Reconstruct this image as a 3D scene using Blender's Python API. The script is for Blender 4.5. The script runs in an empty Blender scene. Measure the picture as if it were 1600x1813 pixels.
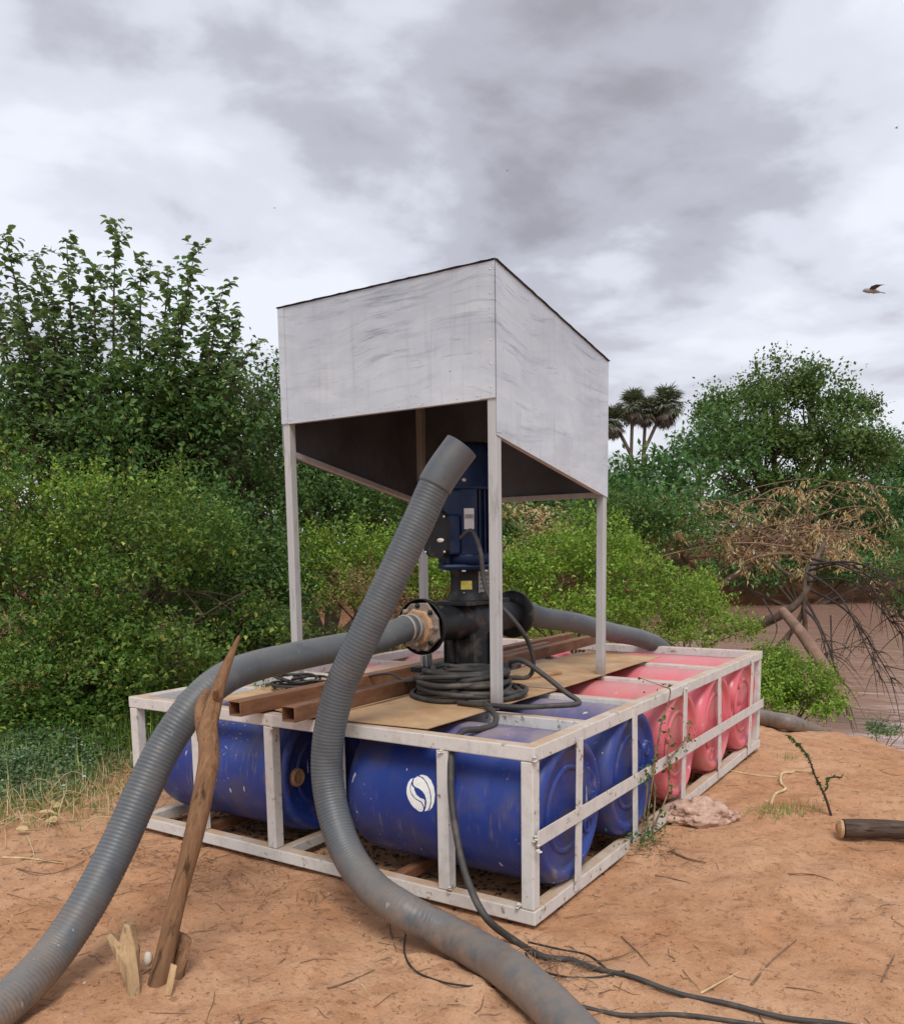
import bpy, math, random
import numpy as np
from mathutils import Vector, Matrix, noise as mnoise
random.seed(7)
RNG = np.random.default_rng(7)
R = math.radians
SC = bpy.context.scene
COL = SC.collection

# ------------------------------------------------------------------ camera
CAM = np.array([1.4653, -2.7658, 1.4305])
YAW, PITCH, ROLL, FPX, CX, CY = -0.5736, -0.1177, -0.0140, 1511.15, 815.2, 1155.3
FW = np.array([math.sin(YAW)*math.cos(PITCH), math.cos(YAW)*math.cos(PITCH), math.sin(PITCH)])
_r = np.array([math.cos(YAW), -math.sin(YAW), 0.0]); _u = np.cross(_r, FW)
RT = math.cos(ROLL)*_r + math.sin(ROLL)*_u
UP = -math.sin(ROLL)*_r + math.cos(ROLL)*_u
cd = bpy.data.cameras.new('camera'); cam = bpy.data.objects.new('camera', cd); COL.objects.link(cam)
cam.matrix_world = Matrix(((RT[0], UP[0], -FW[0], CAM[0]), (RT[1], UP[1], -FW[1], CAM[1]), (RT[2], UP[2], -FW[2], CAM[2]), (0, 0, 0, 1)))
cd.sensor_fit = 'HORIZONTAL'; cd.sensor_width = 36.0; cd.lens = FPX/1600*36
cd.shift_x = (800-CX)/1600; cd.shift_y = (CY-906.5)/1600
cd.clip_start = 0.05; cd.clip_end = 3000
SC.camera = cam

def spot(px, py, d):
    """A point of the place, surveyed from the camera station: sight line and distance."""
    return CAM + d*(FW + (px-CX)/FPX*RT - (py-CY)/FPX*UP)

# ------------------------------------------------------------------ world + sun
SUN_EL, SUN_AZ = R(54), math.atan2(0.42, -0.55)
world = bpy.data.worlds.new('World'); SC.world = world; world.use_nodes = True

class NT:
    def __init__(s, tree): s.t = tree; s.t.nodes.clear()
    def n(s, typ, ins=None, **kw):
        nd = s.t.nodes.new(typ)
        for k, v in kw.items(): setattr(nd, k, v)
        for k, v in (ins or {}).items(): s.set(nd.inputs[k], v)
        return nd
    def set(s, sock, v):
        if isinstance(v, bpy.types.NodeSocket): s.t.links.new(v, sock)
        elif isinstance(v, (tuple, list)) and len(v) == 3 and sock.type == 'RGBA': sock.default_value = (*v, 1)
        else: sock.default_value = v
    def noise(s, vec, scale, detail=4, rough=.55, dist=0.0):
        return s.n('ShaderNodeTexNoise', {'Vector': vec, 'Scale': scale, 'Detail': detail, 'Roughness': rough, 'Distortion': dist}).outputs['Fac']
    def ramp(s, fac, stops, interp='LINEAR'):
        nd = s.n('ShaderNodeValToRGB', {'Fac': fac}); cr = nd.color_ramp; cr.interpolation = interp
        while len(cr.elements) < len(stops): cr.elements.new(0.5)
        for e, (p, c) in zip(cr.elements, stops):
            e.position = p; e.color = (c, c, c, 1) if isinstance(c, (int, float)) else (*c, 1)
        return nd.outputs['Color']
    def mix(s, fac, a, b, mode='MIX'):
        nd = s.n('ShaderNodeMix', data_type='RGBA', blend_type=mode)
        s.set(nd.inputs[0], fac); s.set(nd.inputs[6], a); s.set(nd.inputs[7], b)
        return nd.outputs[2]
    def math(s, op, a, b=0.0, clamp=False):
        nd = s.n('ShaderNodeMath', operation=op, use_clamp=clamp); s.set(nd.inputs[0], a); s.set(nd.inputs[1], b)
        return nd.outputs[0]
    def lin(s, v, a, b):
        return s.n('ShaderNodeMapRange', {0: v, 1: a, 2: b, 3: 0.0, 4: 1.0}, clamp=True).outputs[0]
    def mapping(s, vec, scale=(1, 1, 1), loc=(0, 0, 0), rot=(0, 0, 0)):
        return s.n('ShaderNodeMapping', {'Vector': vec, 'Scale': scale, 'Location': loc, 'Rotation': rot}).outputs[0]
    def sep(s, vec): return s.n('ShaderNodeSeparateXYZ', {'Vector': vec}).outputs
    def comb(s, x, y, z): return s.n('ShaderNodeCombineXYZ', {'X': x, 'Y': y, 'Z': z}).outputs[0]

w = NT(world.node_tree)
sky = w.n('ShaderNodeTexSky', sky_type='NISHITA', sun_disc=False, sun_elevation=SUN_EL, sun_rotation=SUN_AZ)
gen = w.n('ShaderNodeTexCoord').outputs['Generated']
dx, dy, dz = w.sep(gen)
den = w.math('ADD', w.math('MAXIMUM', dz, 0.0), 0.16)
cv = w.comb(w.math('DIVIDE', dx, den), w.math('DIVIDE', dy, den), 0.0)
cv2 = w.mapping(cv, scale=(1.0, 1.0, 1.0), loc=(-1.9048, 2.3909, 0.0), rot=(0, 0, R(110)))
big = w.noise(cv2, 0.85, 3, .5, .25)
fine = w.noise(cv2, 2.1, 8, .53, .15)
mixv = w.math('ADD', w.math('MULTIPLY', big, 0.55), w.math('MULTIPLY', fine, 0.45))
cloud = w.ramp(mixv, [(0.375, (3.0, 2.95, 3.35)), (0.445, (4.3, 4.3, 4.9)), (0.51, (6.1, 6.3, 7.1)), (0.58, (7.2, 7.5, 8.2))], 'EASE')
hz = w.ramp(dz, [(0.0, 1.0), (0.30, 0.0)])
cloud = w.mix(w.math('MULTIPLY', hz, 0.55), cloud, (6.5, 6.5, 6.7))
skyc = w.mix(0.93, sky.outputs[0], cloud)
bg = w.n('ShaderNodeBackground', {'Color': skyc, 'Strength': 0.084})
w.t.links.new(bg.outputs[0], w.n('ShaderNodeOutputWorld').inputs[0])

sd_ = bpy.data.lights.new('sun', 'SUN'); sd_.energy = 1.5; sd_.angle = R(22); sd_.color = (1.0, 0.97, 0.92)
sun = bpy.data.objects.new('sun', sd_); COL.objects.link(sun)
sdir = Vector((math.sin(SUN_AZ)*math.cos(SUN_EL), math.cos(SUN_AZ)*math.cos(SUN_EL), math.sin(SUN_EL)))
sun.rotation_euler = sdir.to_track_quat('Z', 'Y').to_euler(); sun.location = sdir*40
vs = SC.view_settings
vs.view_transform = 'Standard'; vs.look = 'None'; vs.exposure = 0.60; vs.gamma = 1.0; vs.use_curve_mapping = False

# ------------------------------------------------------------------ mesh helpers
class MB:
    def __init__(s): s.v = []; s.f = []; s.sm = []; s.mi = []; s.cur = 0
    def add(s, vs_, fs, smooth=False):
        o = len(s.v); s.v.extend([tuple(map(float, p)) for p in vs_])
        for f in fs: s.f.append(tuple(i+o for i in f)); s.sm.append(smooth); s.mi.append(s.cur)
    def box(s, c, d, rot=None):
        x, y, z = d[0]/2, d[1]/2, d[2]/2
        P = [Vector((a*x, b*y, e*z)) for a in (-1, 1) for b in (-1, 1) for e in (-1, 1)]
        if rot is not None: P = [rot @ p for p in P]
        c = Vector([float(q) for q in c])
        s.add([p+c for p in P], [(0, 1, 3, 2), (4, 6, 7, 5), (0, 4, 5, 1), (2, 3, 7, 6), (0, 2, 6, 4), (1, 5, 7, 3)])
    def bar(s, a, b, wd, ht, up=(0, 0, 1)):
        a, b = Vector(a), Vector(b); t = (b-a).normalized(); side = t.cross(Vector(up)).normalized(); u = side.cross(t)
        m = Matrix((t, side, u)).transposed()
        s.box((a+b)/2, ((b-a).length, wd, ht), m)
    def tube(s, pts, rad, n=8, caps=True, smooth=True, ref=None):
        pts = [Vector([float(q) for q in p]) for p in pts]; m = len(pts)
        rs = rad if hasattr(rad, '__len__') else [rad]*m
        prev = None; rings = []
        for i in range(m):
            t = (pts[min(i+1, m-1)]-pts[max(i-1, 0)])
            if t.length < 1e-9: t = Vector((0, 0, 1))
            t.normalize()
            if prev is None:
                a = Vector((0, 0, 1)) if abs(t.z) < .9 else Vector((1, 0, 0))
                u = (a - t*a.dot(t)).normalized()
            else: u = (prev - t*prev.dot(t)).normalized()
            prev = u; v = t.cross(u)
            rings.extend([pts[i] + (u*math.cos(2*math.pi*k/n) + v*math.sin(2*math.pi*k/n))*rs[i] for k in range(n)])
        fs = []
        for i in range(m-1):
            for k in range(n):
                k2 = (k+1) % n
                fs.append((i*n+k, i*n+k2, (i+1)*n+k2, (i+1)*n+k))
        s.add(rings, fs, smooth)
        if caps:
            s.add(rings[:n][::-1], [tuple(range(n))]); s.add(rings[-n:], [tuple(range(n))])
    def lathe(s, prof, n=24, mat=None, smooth=True, sharp=False):
        """profile of (r, h) turned about local z, placed by mat"""
        mat = mat or Matrix.Identity(4); V = []; F = []
        for (r, h) in prof:
            for k in range(n):
                a = 2*math.pi*k/n; V.append(mat @ Vector((r*math.cos(a), r*math.sin(a), h)))
        for i in range(len(prof)-1):
            for k in range(n):
                k2 = (k+1) % n; F.append((i*n+k, i*n+k2, (i+1)*n+k2, (i+1)*n+k))
        s.add(V, F, smooth)
    def build(s, name, m=None, parent=None, smooth_all=None, bevel=0.0):
        me = bpy.data.meshes.new(name); me.from_pydata(s.v, [], s.f)
        me.polygons.foreach_set('use_smooth', s.sm if smooth_all is None else [smooth_all]*len(s.f))
        ms = m if isinstance(m, (list, tuple)) else [m]
        for q in ms:
            if q: me.materials.append(q)
        if len(ms) > 1: me.polygons.foreach_set('material_index', s.mi)
        me.update()
        o = bpy.data.objects.new(name, me); COL.objects.link(o)
        if parent is not None: attach(o, parent)
        if bevel:
            b = o.modifiers.new('edge', 'BEVEL'); b.width = bevel; b.segments = 2; b.limit_method = 'ANGLE'; b.angle_limit = R(40)
        return o

def attach(o, parent):
    o.parent = parent
    o.matrix_parent_inverse = parent_world(parent).inverted()
def parent_world(p):
    m = Matrix.LocRotScale(p.location, p.rotation_euler, p.scale)
    if p.parent: m = parent_world(p.parent) @ p.matrix_parent_inverse @ m
    return m
def tag(o, label=None, cat=None, group=None, kind=None):
    if label: o['label'] = label
    if cat: o['category'] = cat
    if group: o['group'] = group
    if kind: o['kind'] = kind
    return o
def empty(name, loc=(0, 0, 0), rz=0.0):
    e = bpy.data.objects.new(name, None); e.location = [float(q) for q in loc]; e.rotation_euler = (0, 0, rz); e.empty_display_size = .1
    COL.objects.link(e); return e
def np_mesh(name, V, F, m, parent=None, smooth=False):
    """V (n,3), F (k,q) arrays, all faces of q corners"""
    me = bpy.data.meshes.new(name); k, q = F.shape
    me.vertices.add(len(V)); me.vertices.foreach_set('co', np.ascontiguousarray(V, dtype=np.float32).ravel())
    me.loops.add(k*q); me.loops.foreach_set('vertex_index', np.ascontiguousarray(F, dtype=np.int32).ravel())
    me.polygons.add(k); me.polygons.foreach_set('loop_start', np.arange(0, k*q, q, dtype=np.int32))
    me.polygons.foreach_set('use_smooth', np.full(k, smooth))
    me.materials.append(m); me.update(calc_edges=True); me.validate()
    o = bpy.data.objects.new(name, me); COL.objects.link(o)
    if parent is not None: attach(o, parent)
    return o
def spline(P, n=12):
    P = [Vector([float(q) for q in p]) for p in P]; out = []
    for i in range(len(P)-1):
        p0, p1, p2, p3 = P[max(i-1, 0)], P[i], P[i+1], P[min(i+2, len(P)-1)]
        for k in range(n):
            t = k/n
            out.append(.5*((2*p1) + (p2-p0)*t + (2*p0-5*p1+4*p2-p3)*t*t + (3*p1-p0-3*p2+p3)*t**3))
    out.append(P[-1]); return out
def resample(P, step):
    d = [0.0]
    for a, b in zip(P[:-1], P[1:]): d.append(d[-1]+(b-a).length)
    n = max(2, int(d[-1]/step)); out = []; j = 0
    for i in range(n+1):
        s_ = d[-1]*i/n
        while j < len(d)-2 and d[j+1] < s_: j += 1
        t = (s_-d[j])/max(d[j+1]-d[j], 1e-9); out.append(P[j].lerp(P[j+1], min(1, t)))
    return out

# ------------------------------------------------------------------ materials
def new_mat(name):
    m = bpy.data.materials.new(name); m.use_nodes = True; t = NT(m.node_tree)
    t.tc = t.n('ShaderNodeTexCoord'); t.obj = t.n('ShaderNodeNewGeometry').outputs['Position']
    return m, t
def finish(t, col, rough=.6, bump=None, bstr=.3, bdist=.01, metal=0.0, spec=.5, extra=None):
    ins = {'Base Color': col, 'Roughness': rough, 'Metallic': metal, 'Specular IOR Level': spec}
    if bump is not None:
        ins['Normal'] = t.n('ShaderNodeBump', {'Height': bump, 'Strength': bstr, 'Distance': bdist}).outputs[0]
    b = t.n('ShaderNodeBsdfPrincipled', ins)
    t.t.links.new(b.outputs[0], t.n('ShaderNodeOutputMaterial').inputs[0]); return b

def top_mask(t, lo=.55, hi=.9):
    nz = t.sep(t.n('ShaderNodeNewGeometry').outputs['Normal'])[2]
    return t.ramp(nz, [(lo, 0.0), (hi, 1.0)])

def mat_paint():                                              # worn off-white frame paint, dust lying on upper faces
    m, t = new_mat('worn_white_paint')
    c = t.mix(t.noise(t.obj, 7, 6, .6), (.57, .55, .51), (.71, .695, .665))
    streak = t.noise(t.mapping(t.obj, (60, 60, 5)), 1.0, 4, .6)
    c = t.mix(t.math('MULTIPLY', t.ramp(streak, [(.52, 0), (.76, 1)]), .20), c, (.40, .37, .33))
    smudge = t.ramp(t.noise(t.obj, 13, 7, .7), [(.50, 0), (.66, 1)])
    c = t.mix(t.math('MULTIPLY', smudge, .38), c, (.36, .31, .25))
    rust = t.ramp(t.noise(t.obj, 19, 6, .66), [(.60, 0), (.66, 1)])
    c = t.mix(t.math('MULTIPLY', rust, .75), c, (.16, .085, .045))
    dust = t.math('MULTIPLY', top_mask(t), t.ramp(t.noise(t.obj, 5, 5, .6), [(.30, .30), (.62, .95)]))
    c = t.mix(dust, c, (.50, .33, .20))
    finish(t, c, .62, t.noise(t.obj, 90, 3), .12, .002); return m
def mat_panel():                                              # brushed-over aluminium paint on sheet steel
    m, t = new_mat('silver_painted_sheet')
    wn = t.n('ShaderNodeTexNoise', {'Vector': t.obj, 'Scale': 1.3, 'Detail': 2}).outputs['Color']
    warp = t.n('ShaderNodeVectorMath', {0: t.obj, 1: t.n('ShaderNodeVectorMath', {0: wn, 'Scale': .25}, operation='SCALE').outputs[0]}, operation='ADD').outputs[0]
    c = t.mix(t.ramp(t.noise(t.obj, 1.5, 5, .6), [(.36, 0), (.64, 1)]), (.50, .535, .575), (.655, .685, .715))
    wash = t.ramp(t.noise(t.mapping(warp, (1.6, 1.6, 5.5)), 2.0, 7, .66), [(.45, 0), (.66, 1)])
    c = t.mix(t.math('MULTIPLY', wash, .55), c, (.74, .76, .78))
    up_ = t.lin(t.math('ADD', t.sep(t.obj)[2], t.math('MULTIPLY', t.noise(t.obj, 2.6, 4), .7)), 2.55, 3.0)
    s1 = t.ramp(t.noise(t.mapping(warp, (1.5, 1.5, 20)), 1.5, 8, .74), [(.52, 0), (.70, 1)])
    amt = t.math('ADD', t.math('MULTIPLY', t.ramp(t.noise(t.obj, 2.1, 3, .5), [(.46, 0), (.62, 1)]), .45), t.math('MULTIPLY', up_, .45), True)
    c = t.mix(t.math('MULTIPLY', s1, t.math('MULTIPLY', amt, 1.25, True)), c, (.17, .185, .215))
    c = t.mix(t.math('MULTIPLY', up_, .32), c, (.33, .35, .38))
    s2 = t.ramp(t.noise(t.mapping(t.obj, (22, 22, 1.4)), 1.0, 7, .7), [(.54, 0), (.80, 1)])
    c = t.mix(t.math('MULTIPLY', s2, .50), c, (.30, .315, .34))
    thin = t.ramp(t.noise(t.mapping(warp, (2.0, 2.0, 34), loc=(4, 2, 9)), 1.4, 3, .5), [(.66, 0), (.672, 1), (.684, 0)])
    c = t.mix(t.math('MULTIPLY', thin, .55), c, (.13, .135, .15))
    sp = t.ramp(t.noise(t.obj, 48, 3), [(.71, 0), (.76, 1)])
    c = t.mix(t.math('MULTIPLY', sp, .55), c, (.17, .17, .18))
    hgt = t.math('ADD', t.noise(t.obj, 1.6, 2), t.math('MULTIPLY', t.noise(warp, 24, 3), .03))
    finish(t, c, .36, hgt, .55, .04, metal=.35); return m
def mat_leg():
    m, t = new_mat('bare_galvanised_leg')
    c = t.mix(t.noise(t.mapping(t.obj, (20, 20, 2)), 1, 5, .6), (.37, .37, .36), (.62, .62, .61))
    low = t.ramp(t.math('ADD', t.sep(t.obj)[2], t.math('MULTIPLY', t.noise(t.obj, 20, 3), .08)), [(.73, 1.0), (.86, 0.0)])
    c = t.mix(t.math('MULTIPLY', low, .7), c, (.17, .095, .05))
    c = t.mix(t.math('MULTIPLY', t.ramp(t.noise(t.mapping(t.obj, (14, 14, 4)), 1.5, 4), [(.58, 0), (.7, 1)]), .5), c, (.22, .21, .19))
    finish(t, c, .5, t.noise(t.obj, 60, 3), .1, .002, metal=.15); return m
def mat_drum(name, c0, c1, dirt, dmax, chip=.6, spec=.5, rough=.33):
    m, t = new_mat(name)
    c = t.mix(t.noise(t.obj, 3, 4), c0, c1)
    dr = t.math('MULTIPLY', t.ramp(t.noise(t.obj, 4.5, 6, .62), [(.47, 0), (.70, 1)]), dmax)
    c = t.mix(dr, c, dirt)
    rub = t.math('MULTIPLY', t.ramp(t.noise(t.mapping(t.obj, (40, 9, 7)), 1, 5, .65), [(.57, 0), (.72, 1)]), .55)
    rub = t.math('MULTIPLY', rub, t.ramp(t.noise(t.obj, 3.7, 3), [(.42, .12), (.62, 1)]))
    c = t.mix(rub, c, (.33, .25, .17))
    dust = t.math('MULTIPLY', top_mask(t, .72, .99), t.ramp(t.noise(t.obj, 6, 5, .6), [(.30, .25), (.65, .8)]))
    c = t.mix(t.math('MULTIPLY', dust, .75 if dmax > .46 else .45), c, (.47, .36, .29))
    sp = t.ramp(t.noise(t.obj, 85, 2, .4), [(.715, 0), (.735, 1)])
    spa = t.ramp(t.noise(t.obj, 3.0, 2), [(.52, 0), (.62, 1)])
    c = t.mix(t.math('MULTIPLY', t.math('MULTIPLY', sp, spa), chip), c, (.75, .76, .78))
    scr = t.ramp(t.noise(t.mapping(t.obj, (26, 26, 5), rot=(.3, .5, .2)), 1.0, 2, .4), [(.735, 0), (.75, 1)])
    c = t.mix(t.math('MULTIPLY', scr, chip), c, (.70, .70, .73))
    finish(t, c, t.ramp(t.noise(t.obj, 8, 4), [(.3, rough), (.7, rough+.22)]), t.noise(t.obj, 26, 4), .12, .004, spec=spec); return m
def mat_simple(name, c0, c1, scale=12, rough=.6, bump=.15, bdist=.004, metal=0.0, detail=5, stretch=(1, 1, 1), spec=.5, spots=None):
    m, t = new_mat(name); v = t.mapping(t.obj, stretch)
    c = t.mix(t.ramp(t.noise(v, scale, detail, .6), [(.32, 0), (.68, 1)]), c0, c1)
    if spots: c = t.mix(t.math('MULTIPLY', t.ramp(t.noise(t.obj, spots[1], 4, .6), [(.55, 0), (.68, 1)]), spots[2]), c, spots[0])
    finish(t, c, rough, t.noise(v, scale*3, 4), bump, bdist, metal, spec); return m
def mat_hose():
    m, t = new_mat('grey_suction_hose')
    c = t.mix(t.noise(t.obj, 4, 5, .6), (.070, .079, .088), (.110, .121, .129))
    du = t.math('MULTIPLY', t.ramp(t.noise(t.obj, 9, 6, .65), [(.48, 0), (.72, 1)]), .38)
    c = t.mix(du, c, (.19, .165, .135))
    dust = t.math('MULTIPLY', top_mask(t, .45, .95), .30)
    c = t.mix(dust, c, (.25, .24, .215))
    mud = t.math('MULTIPLY', t.math('MULTIPLY', t.lin(t.sep(t.obj)[2], .30, .02), t.ramp(t.noise(t.obj, 11, 6, .7), [(.34, 0), (.66, 1)])), .85)
    c = t.mix(mud, c, (.33, .215, .135))
    blot = t.ramp(t.noise(t.obj, 5.5, 5, .65), [(.56, 0), (.70, 1)])
    c = t.mix(t.math('MULTIPLY', blot, .5), c, (.055, .058, .06))
    sc = t.ramp(t.noise(t.mapping(t.obj, (30, 30, 6)), 1.2, 2), [(.74, 0), (.76, 1)])
    c = t.mix(t.math('MULTIPLY', sc, .4), c, (.5, .5, .48))
    finish(t, c, .46, t.noise(t.obj, 60, 3), .06, .002, spec=.45); return m
def mat_wood(name, a, b, dark, axis, k=70.0):
    """grain runs along axis"""
    m, t = new_mat(name); ax = Vector([float(q) for q in axis]).normalized(); p1 = ax.orthogonal().normalized(); p2 = ax.cross(p1)
    dot = lambda d: t.n('ShaderNodeVectorMath', {0: t.obj, 1: tuple(d)}, operation='DOT_PRODUCT').outputs['Value']
    v = t.comb(t.math('MULTIPLY', dot(p1), k), t.math('MULTIPLY', dot(p2), k), t.math('MULTIPLY', dot(ax), k*.022))
    g = t.noise(v, 1.0, 8, .68, .15)
    c = t.mix(t.ramp(g, [(.30, 0), (.70, 1)]), a, b)
    c = t.mix(t.math('MULTIPLY', t.ramp(t.noise(t.obj, 9, 4), [(.40, 1), (.6, 0)]), .45), c, tuple(q*.45 for q in b))
    cr = t.ramp(t.noise(v, .8, 3, .55, .1), [(.33, 1), (.43, 0)])
    crm = t.ramp(t.noise(t.obj, 7, 2, .5), [(.38, .2), (.55, 1)])
    c = t.mix(t.math('MULTIPLY', t.math('MULTIPLY', cr, crm), .72), c, dark)
    h = t.math('SUBTRACT', g, t.math('MULTIPLY', t.math('MULTIPLY', cr, crm), .7))
    finish(t, c, .85, h, .6, .010, spec=.2); return m
def mat_leaf(name, stops, transl=.35, patch=None, patch_amt=.5, patch_scale=1.1, rough=.5, gain=1.75):
    m, t = new_mat(name)
    rnd = t.n('ShaderNodeNewGeometry').outputs['Random Per Island']
    c = t.ramp(rnd, [(p, tuple(min(.6, q*gain) for q in cc)) for p, cc in stops])
    if patch is not None:
        c = t.mix(t.math('MULTIPLY', t.ramp(t.noise(t.obj, patch_scale, 4, .6), [(.45, 0), (.66, 1)]), patch_amt), c, patch)
    p = t.n('ShaderNodeBsdfPrincipled', {'Base Color': c, 'Roughness': rough, 'Specular IOR Level': .35})
    tr = t.n('ShaderNodeBsdfTranslucent', {'Color': t.mix(.5, c, (.14, .22, .03), 'MIX')})
    mx = t.n('ShaderNodeMixShader', {0: transl, 1: p.outputs[0], 2: tr.outputs[0]})
    t.t.links.new(mx.outputs[0], t.n('ShaderNodeOutputMaterial').inputs[0]); return m
def mat_ground():
    m, t = new_mat('red_sandy_soil'); P = t.obj
    n1 = t.noise(P, .9, 5, .6); n2 = t.noise(P, 6.5, 7, .65, .4); n3 = t.noise(P, 55, 5, .7)
    c = t.mix(t.ramp(n1, [(.35, 0), (.65, 1)]), (.50, .24, .115), (.68, .405, .24))
    c = t.mix(t.math('MULTIPLY', t.ramp(n2, [(.38, 1), (.54, 0)]), .52), c, (.36, .165, .078))
    c = t.mix(t.math('MULTIPLY', t.ramp(n3, [(.30, 1), (.46, 0)]), .45), c, (.30, .145, .07))
    c = t.mix(t.math('MULTIPLY', t.ramp(t.noise(P, 140, 3, .6), [(.60, 0), (.75, 1)]), .40), c, (.72, .48, .30))
    ridge = t.ramp(t.noise(t.mapping(P, (4, 7, 3), rot=(0, 0, R(-24))), 1.3, 8, .7, .3), [(.50, 0), (.68, 1)])
    c = t.mix(t.math('MULTIPLY', ridge, .26), c, (.68, .43, .265))
    litter = t.ramp(t.noise(t.mapping(P, (34, 120, 60), rot=(0, 0, R(28))), 1, 4, .6, .8), [(.655, 0), (.70, 1)])
    c = t.mix(t.math('MULTIPLY', litter, .55), c, (.12, .062, .035))
    x, y, z = t.sep(P)
    # damp and humus-rich earth on the bushy side and on the river bank
    pit = t.ramp(t.noise(P, 30, 6, .75), [(.34, 1), (.43, 0)])
    c = t.mix(t.math('MULTIPLY', pit, .42), c, (.25, .115, .055))
    grit = t.ramp(t.noise(P, 320, 2, .5), [(.60, 0), (.72, 1)])
    c = t.mix(t.math('MULTIPLY', grit, .4), c, (.74, .54, .38))
    damp = t.lin(t.math('ADD', t.math('MULTIPLY', x, -.25), t.math('MULTIPLY', n1, .8)), .95, 1.55)
    c = t.mix(t.math('MULTIPLY', damp, .6), c, (.21, .10, .05))
    low = t.lin(z, -.16, -.55)
    c = t.mix(t.math('MULTIPLY', low, .6), c, (.20, .09, .045))
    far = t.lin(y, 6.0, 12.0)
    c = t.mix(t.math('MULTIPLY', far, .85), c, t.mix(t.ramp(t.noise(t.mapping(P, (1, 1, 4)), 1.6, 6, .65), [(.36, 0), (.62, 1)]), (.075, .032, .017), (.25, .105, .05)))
    h = t.math('ADD', t.math('MULTIPLY', n2, 1.0), t.math('ADD', t.math('MULTIPLY', n3, .32), t.math('ADD', t.math('MULTIPLY', t.noise(P, 210, 4, .7), .20), t.math('MULTIPLY', pit, -.18))))
    finish(t, c, .95, h, .75, .035, spec=.15); return m
def mat_water():
    m, t = new_mat('silty_river_water'); P = t.obj
    c = t.mix(t.noise(P, .25, 3), (.40, .215, .155), (.50, .30, .24))
    h = t.math('ADD', t.noise(t.mapping(P, (.7, 1.5, 1)), 1.2, 3, .5, .4), t.math('MULTIPLY', t.noise(t.mapping(P, (2.2, 4.5, 1)), 1.6, 2, .5, .5), .18))
    finish(t, c, .15, h, .40, .08, spec=1.0); return m

PAINT = mat_paint(); PANEL = mat_panel(); LEGM = mat_leg()
BLUE = mat_drum('blue_drum_plastic', (.012, .032, .200), (.020, .052, .265), (.10, .085, .085), .55, .75)
PINK = mat_drum('pink_drum_plastic', (.63, .100, .135), (.73, .175, .205), (.48, .30, .24), .42, .5, rough=.25)
WHITED = mat_drum('white_drum_plastic', (.55, .56, .55), (.66, .67, .65), (.30, .27, .22), .6, .2)
HOSE = mat_hose()
NAVY = mat_simple('navy_motor_enamel', (.005, .016, .052), (.009, .028, .085), 18, .42, .08, .002, spec=.3, spots=((.05, .05, .055), 8, .35))
BLACKM = mat_simple('black_pump_enamel', (.007, .008, .010), (.016, .016, .018), 14, .5, .15, .003, spec=.3, spots=((.11, .085, .065), 9, .6))
RUSTFLANGE = mat_simple('scaled_rusty_flange', (.20, .15, .12), (.33, .27, .225), 16, .8, .6, .006, spots=((.07, .05, .04), 22, .75))
RUSTCOLLAR = mat_simple('orange_rust_collar', (.42, .24, .13), (.56, .37, .23), 25, .85, .6, .004, spots=((.20, .10, .05), 30, .5))
BOLT = mat_simple('zinc_bolt', (.55, .56, .58), (.72, .72, .72), 30, .3, .05, .001, metal=.6)
ALU = mat_simple('aluminium_plate', (.56, .57, .58), (.70, .70, .70), 10, .4, .05, .001, metal=.25, spots=((.3, .3, .31), 25, .4))
INNER = mat_simple('shade_dark_inner_sheet', (.075, .083, .105), (.125, .137, .165), 4, .5, .1, .003, metal=.2, spots=((.05, .05, .055), 3, .5))  # inner canopy faces coloured dark to stand for the shade inside
GREYGUARD = mat_simple('grey_coupling_guard', (.22, .22, .21), (.34, .33, .31), 20, .6, .1, .002)
YELLOW = mat_simple('yellow_sticker', (.52, .44, .05), (.66, .58, .14), 60, .5, .02, .001, spots=((.30, .27, .08), 90, .5))
REDLINE = mat_simple('red_sticker_line', (.55, .12, .12), (.70, .22, .20), 60, .5, .02, .001)
WHITEP = mat_simple('white_print', (.80, .80, .77), (.88, .88, .85), 30, .5, .03, .001, spots=((.62, .60, .52), 40, .35))
BLACKP = mat_simple('black_print', (.01, .01, .01), (.02, .02, .02), 30, .6, .03, .001)
BEAMM = mat_simple('rusty_brown_beam', (.135, .055, .026), (.26, .118, .058), 9, .72, .25, .004, stretch=(3, .7, 3), spots=((.29, .155, .08), 6, .6))
PLATE = mat_simple('sandy_rusty_plate', (.37, .205, .095), (.55, .36, .195), 5, .8, .3, .004, spots=((.23, .20, .165), 3.2, .55))
PLATEPINK = mat_simple('pinkish_dusty_plate', (.52, .31, .22), (.60, .40, .29), 6, .8, .3, .004, spots=((.40, .22, .13), 4, .5))
CABLE = mat_simple('dusty_black_cable', (.030, .028, .026), (.065, .058, .052), 10, .62, .2, .002, spots=((.16, .125, .095), 7, .55))
WIRE = mat_simple('thin_black_wire', (.014, .013, .012), (.04, .034, .03), 14, .5, .1, .001)
STAKEW = mat_wood('weathered_stake_wood', (.15, .075, .038), (.34, .19, .10), (.020, .010, .006), (.16, .28, 1.1))
WEDGEW = mat_wood('pale_split_wood', (.33, .20, .10), (.56, .39, .22), (.12, .07, .04), (-.1, .1, 1))
LOGW = mat_wood('dark_log_bark', (.055, .036, .027), (.15, .105, .080), (.016, .010, .008), (1, .3, 0))
LOGCUT = mat_simple('pale_cut_wood', (.36, .21, .10), (.52, .34, .18), 30, .8, .4, .004)
ROCKM = mat_simple('pink_tan_driftwood', (.40, .235, .165), (.66, .47, .37), 16, .9, .9, .012, detail=8, spots=((.20, .11, .075), 24, .7))
TWIGM = mat_simple('dry_brown_twig', (.12, .068, .040), (.30, .19, .115), 16, .9, .3, .002)
STRAWM = mat_simple('pale_dry_straw', (.46, .33, .17), (.66, .52, .30), 16, .9, .2, .002)
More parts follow.
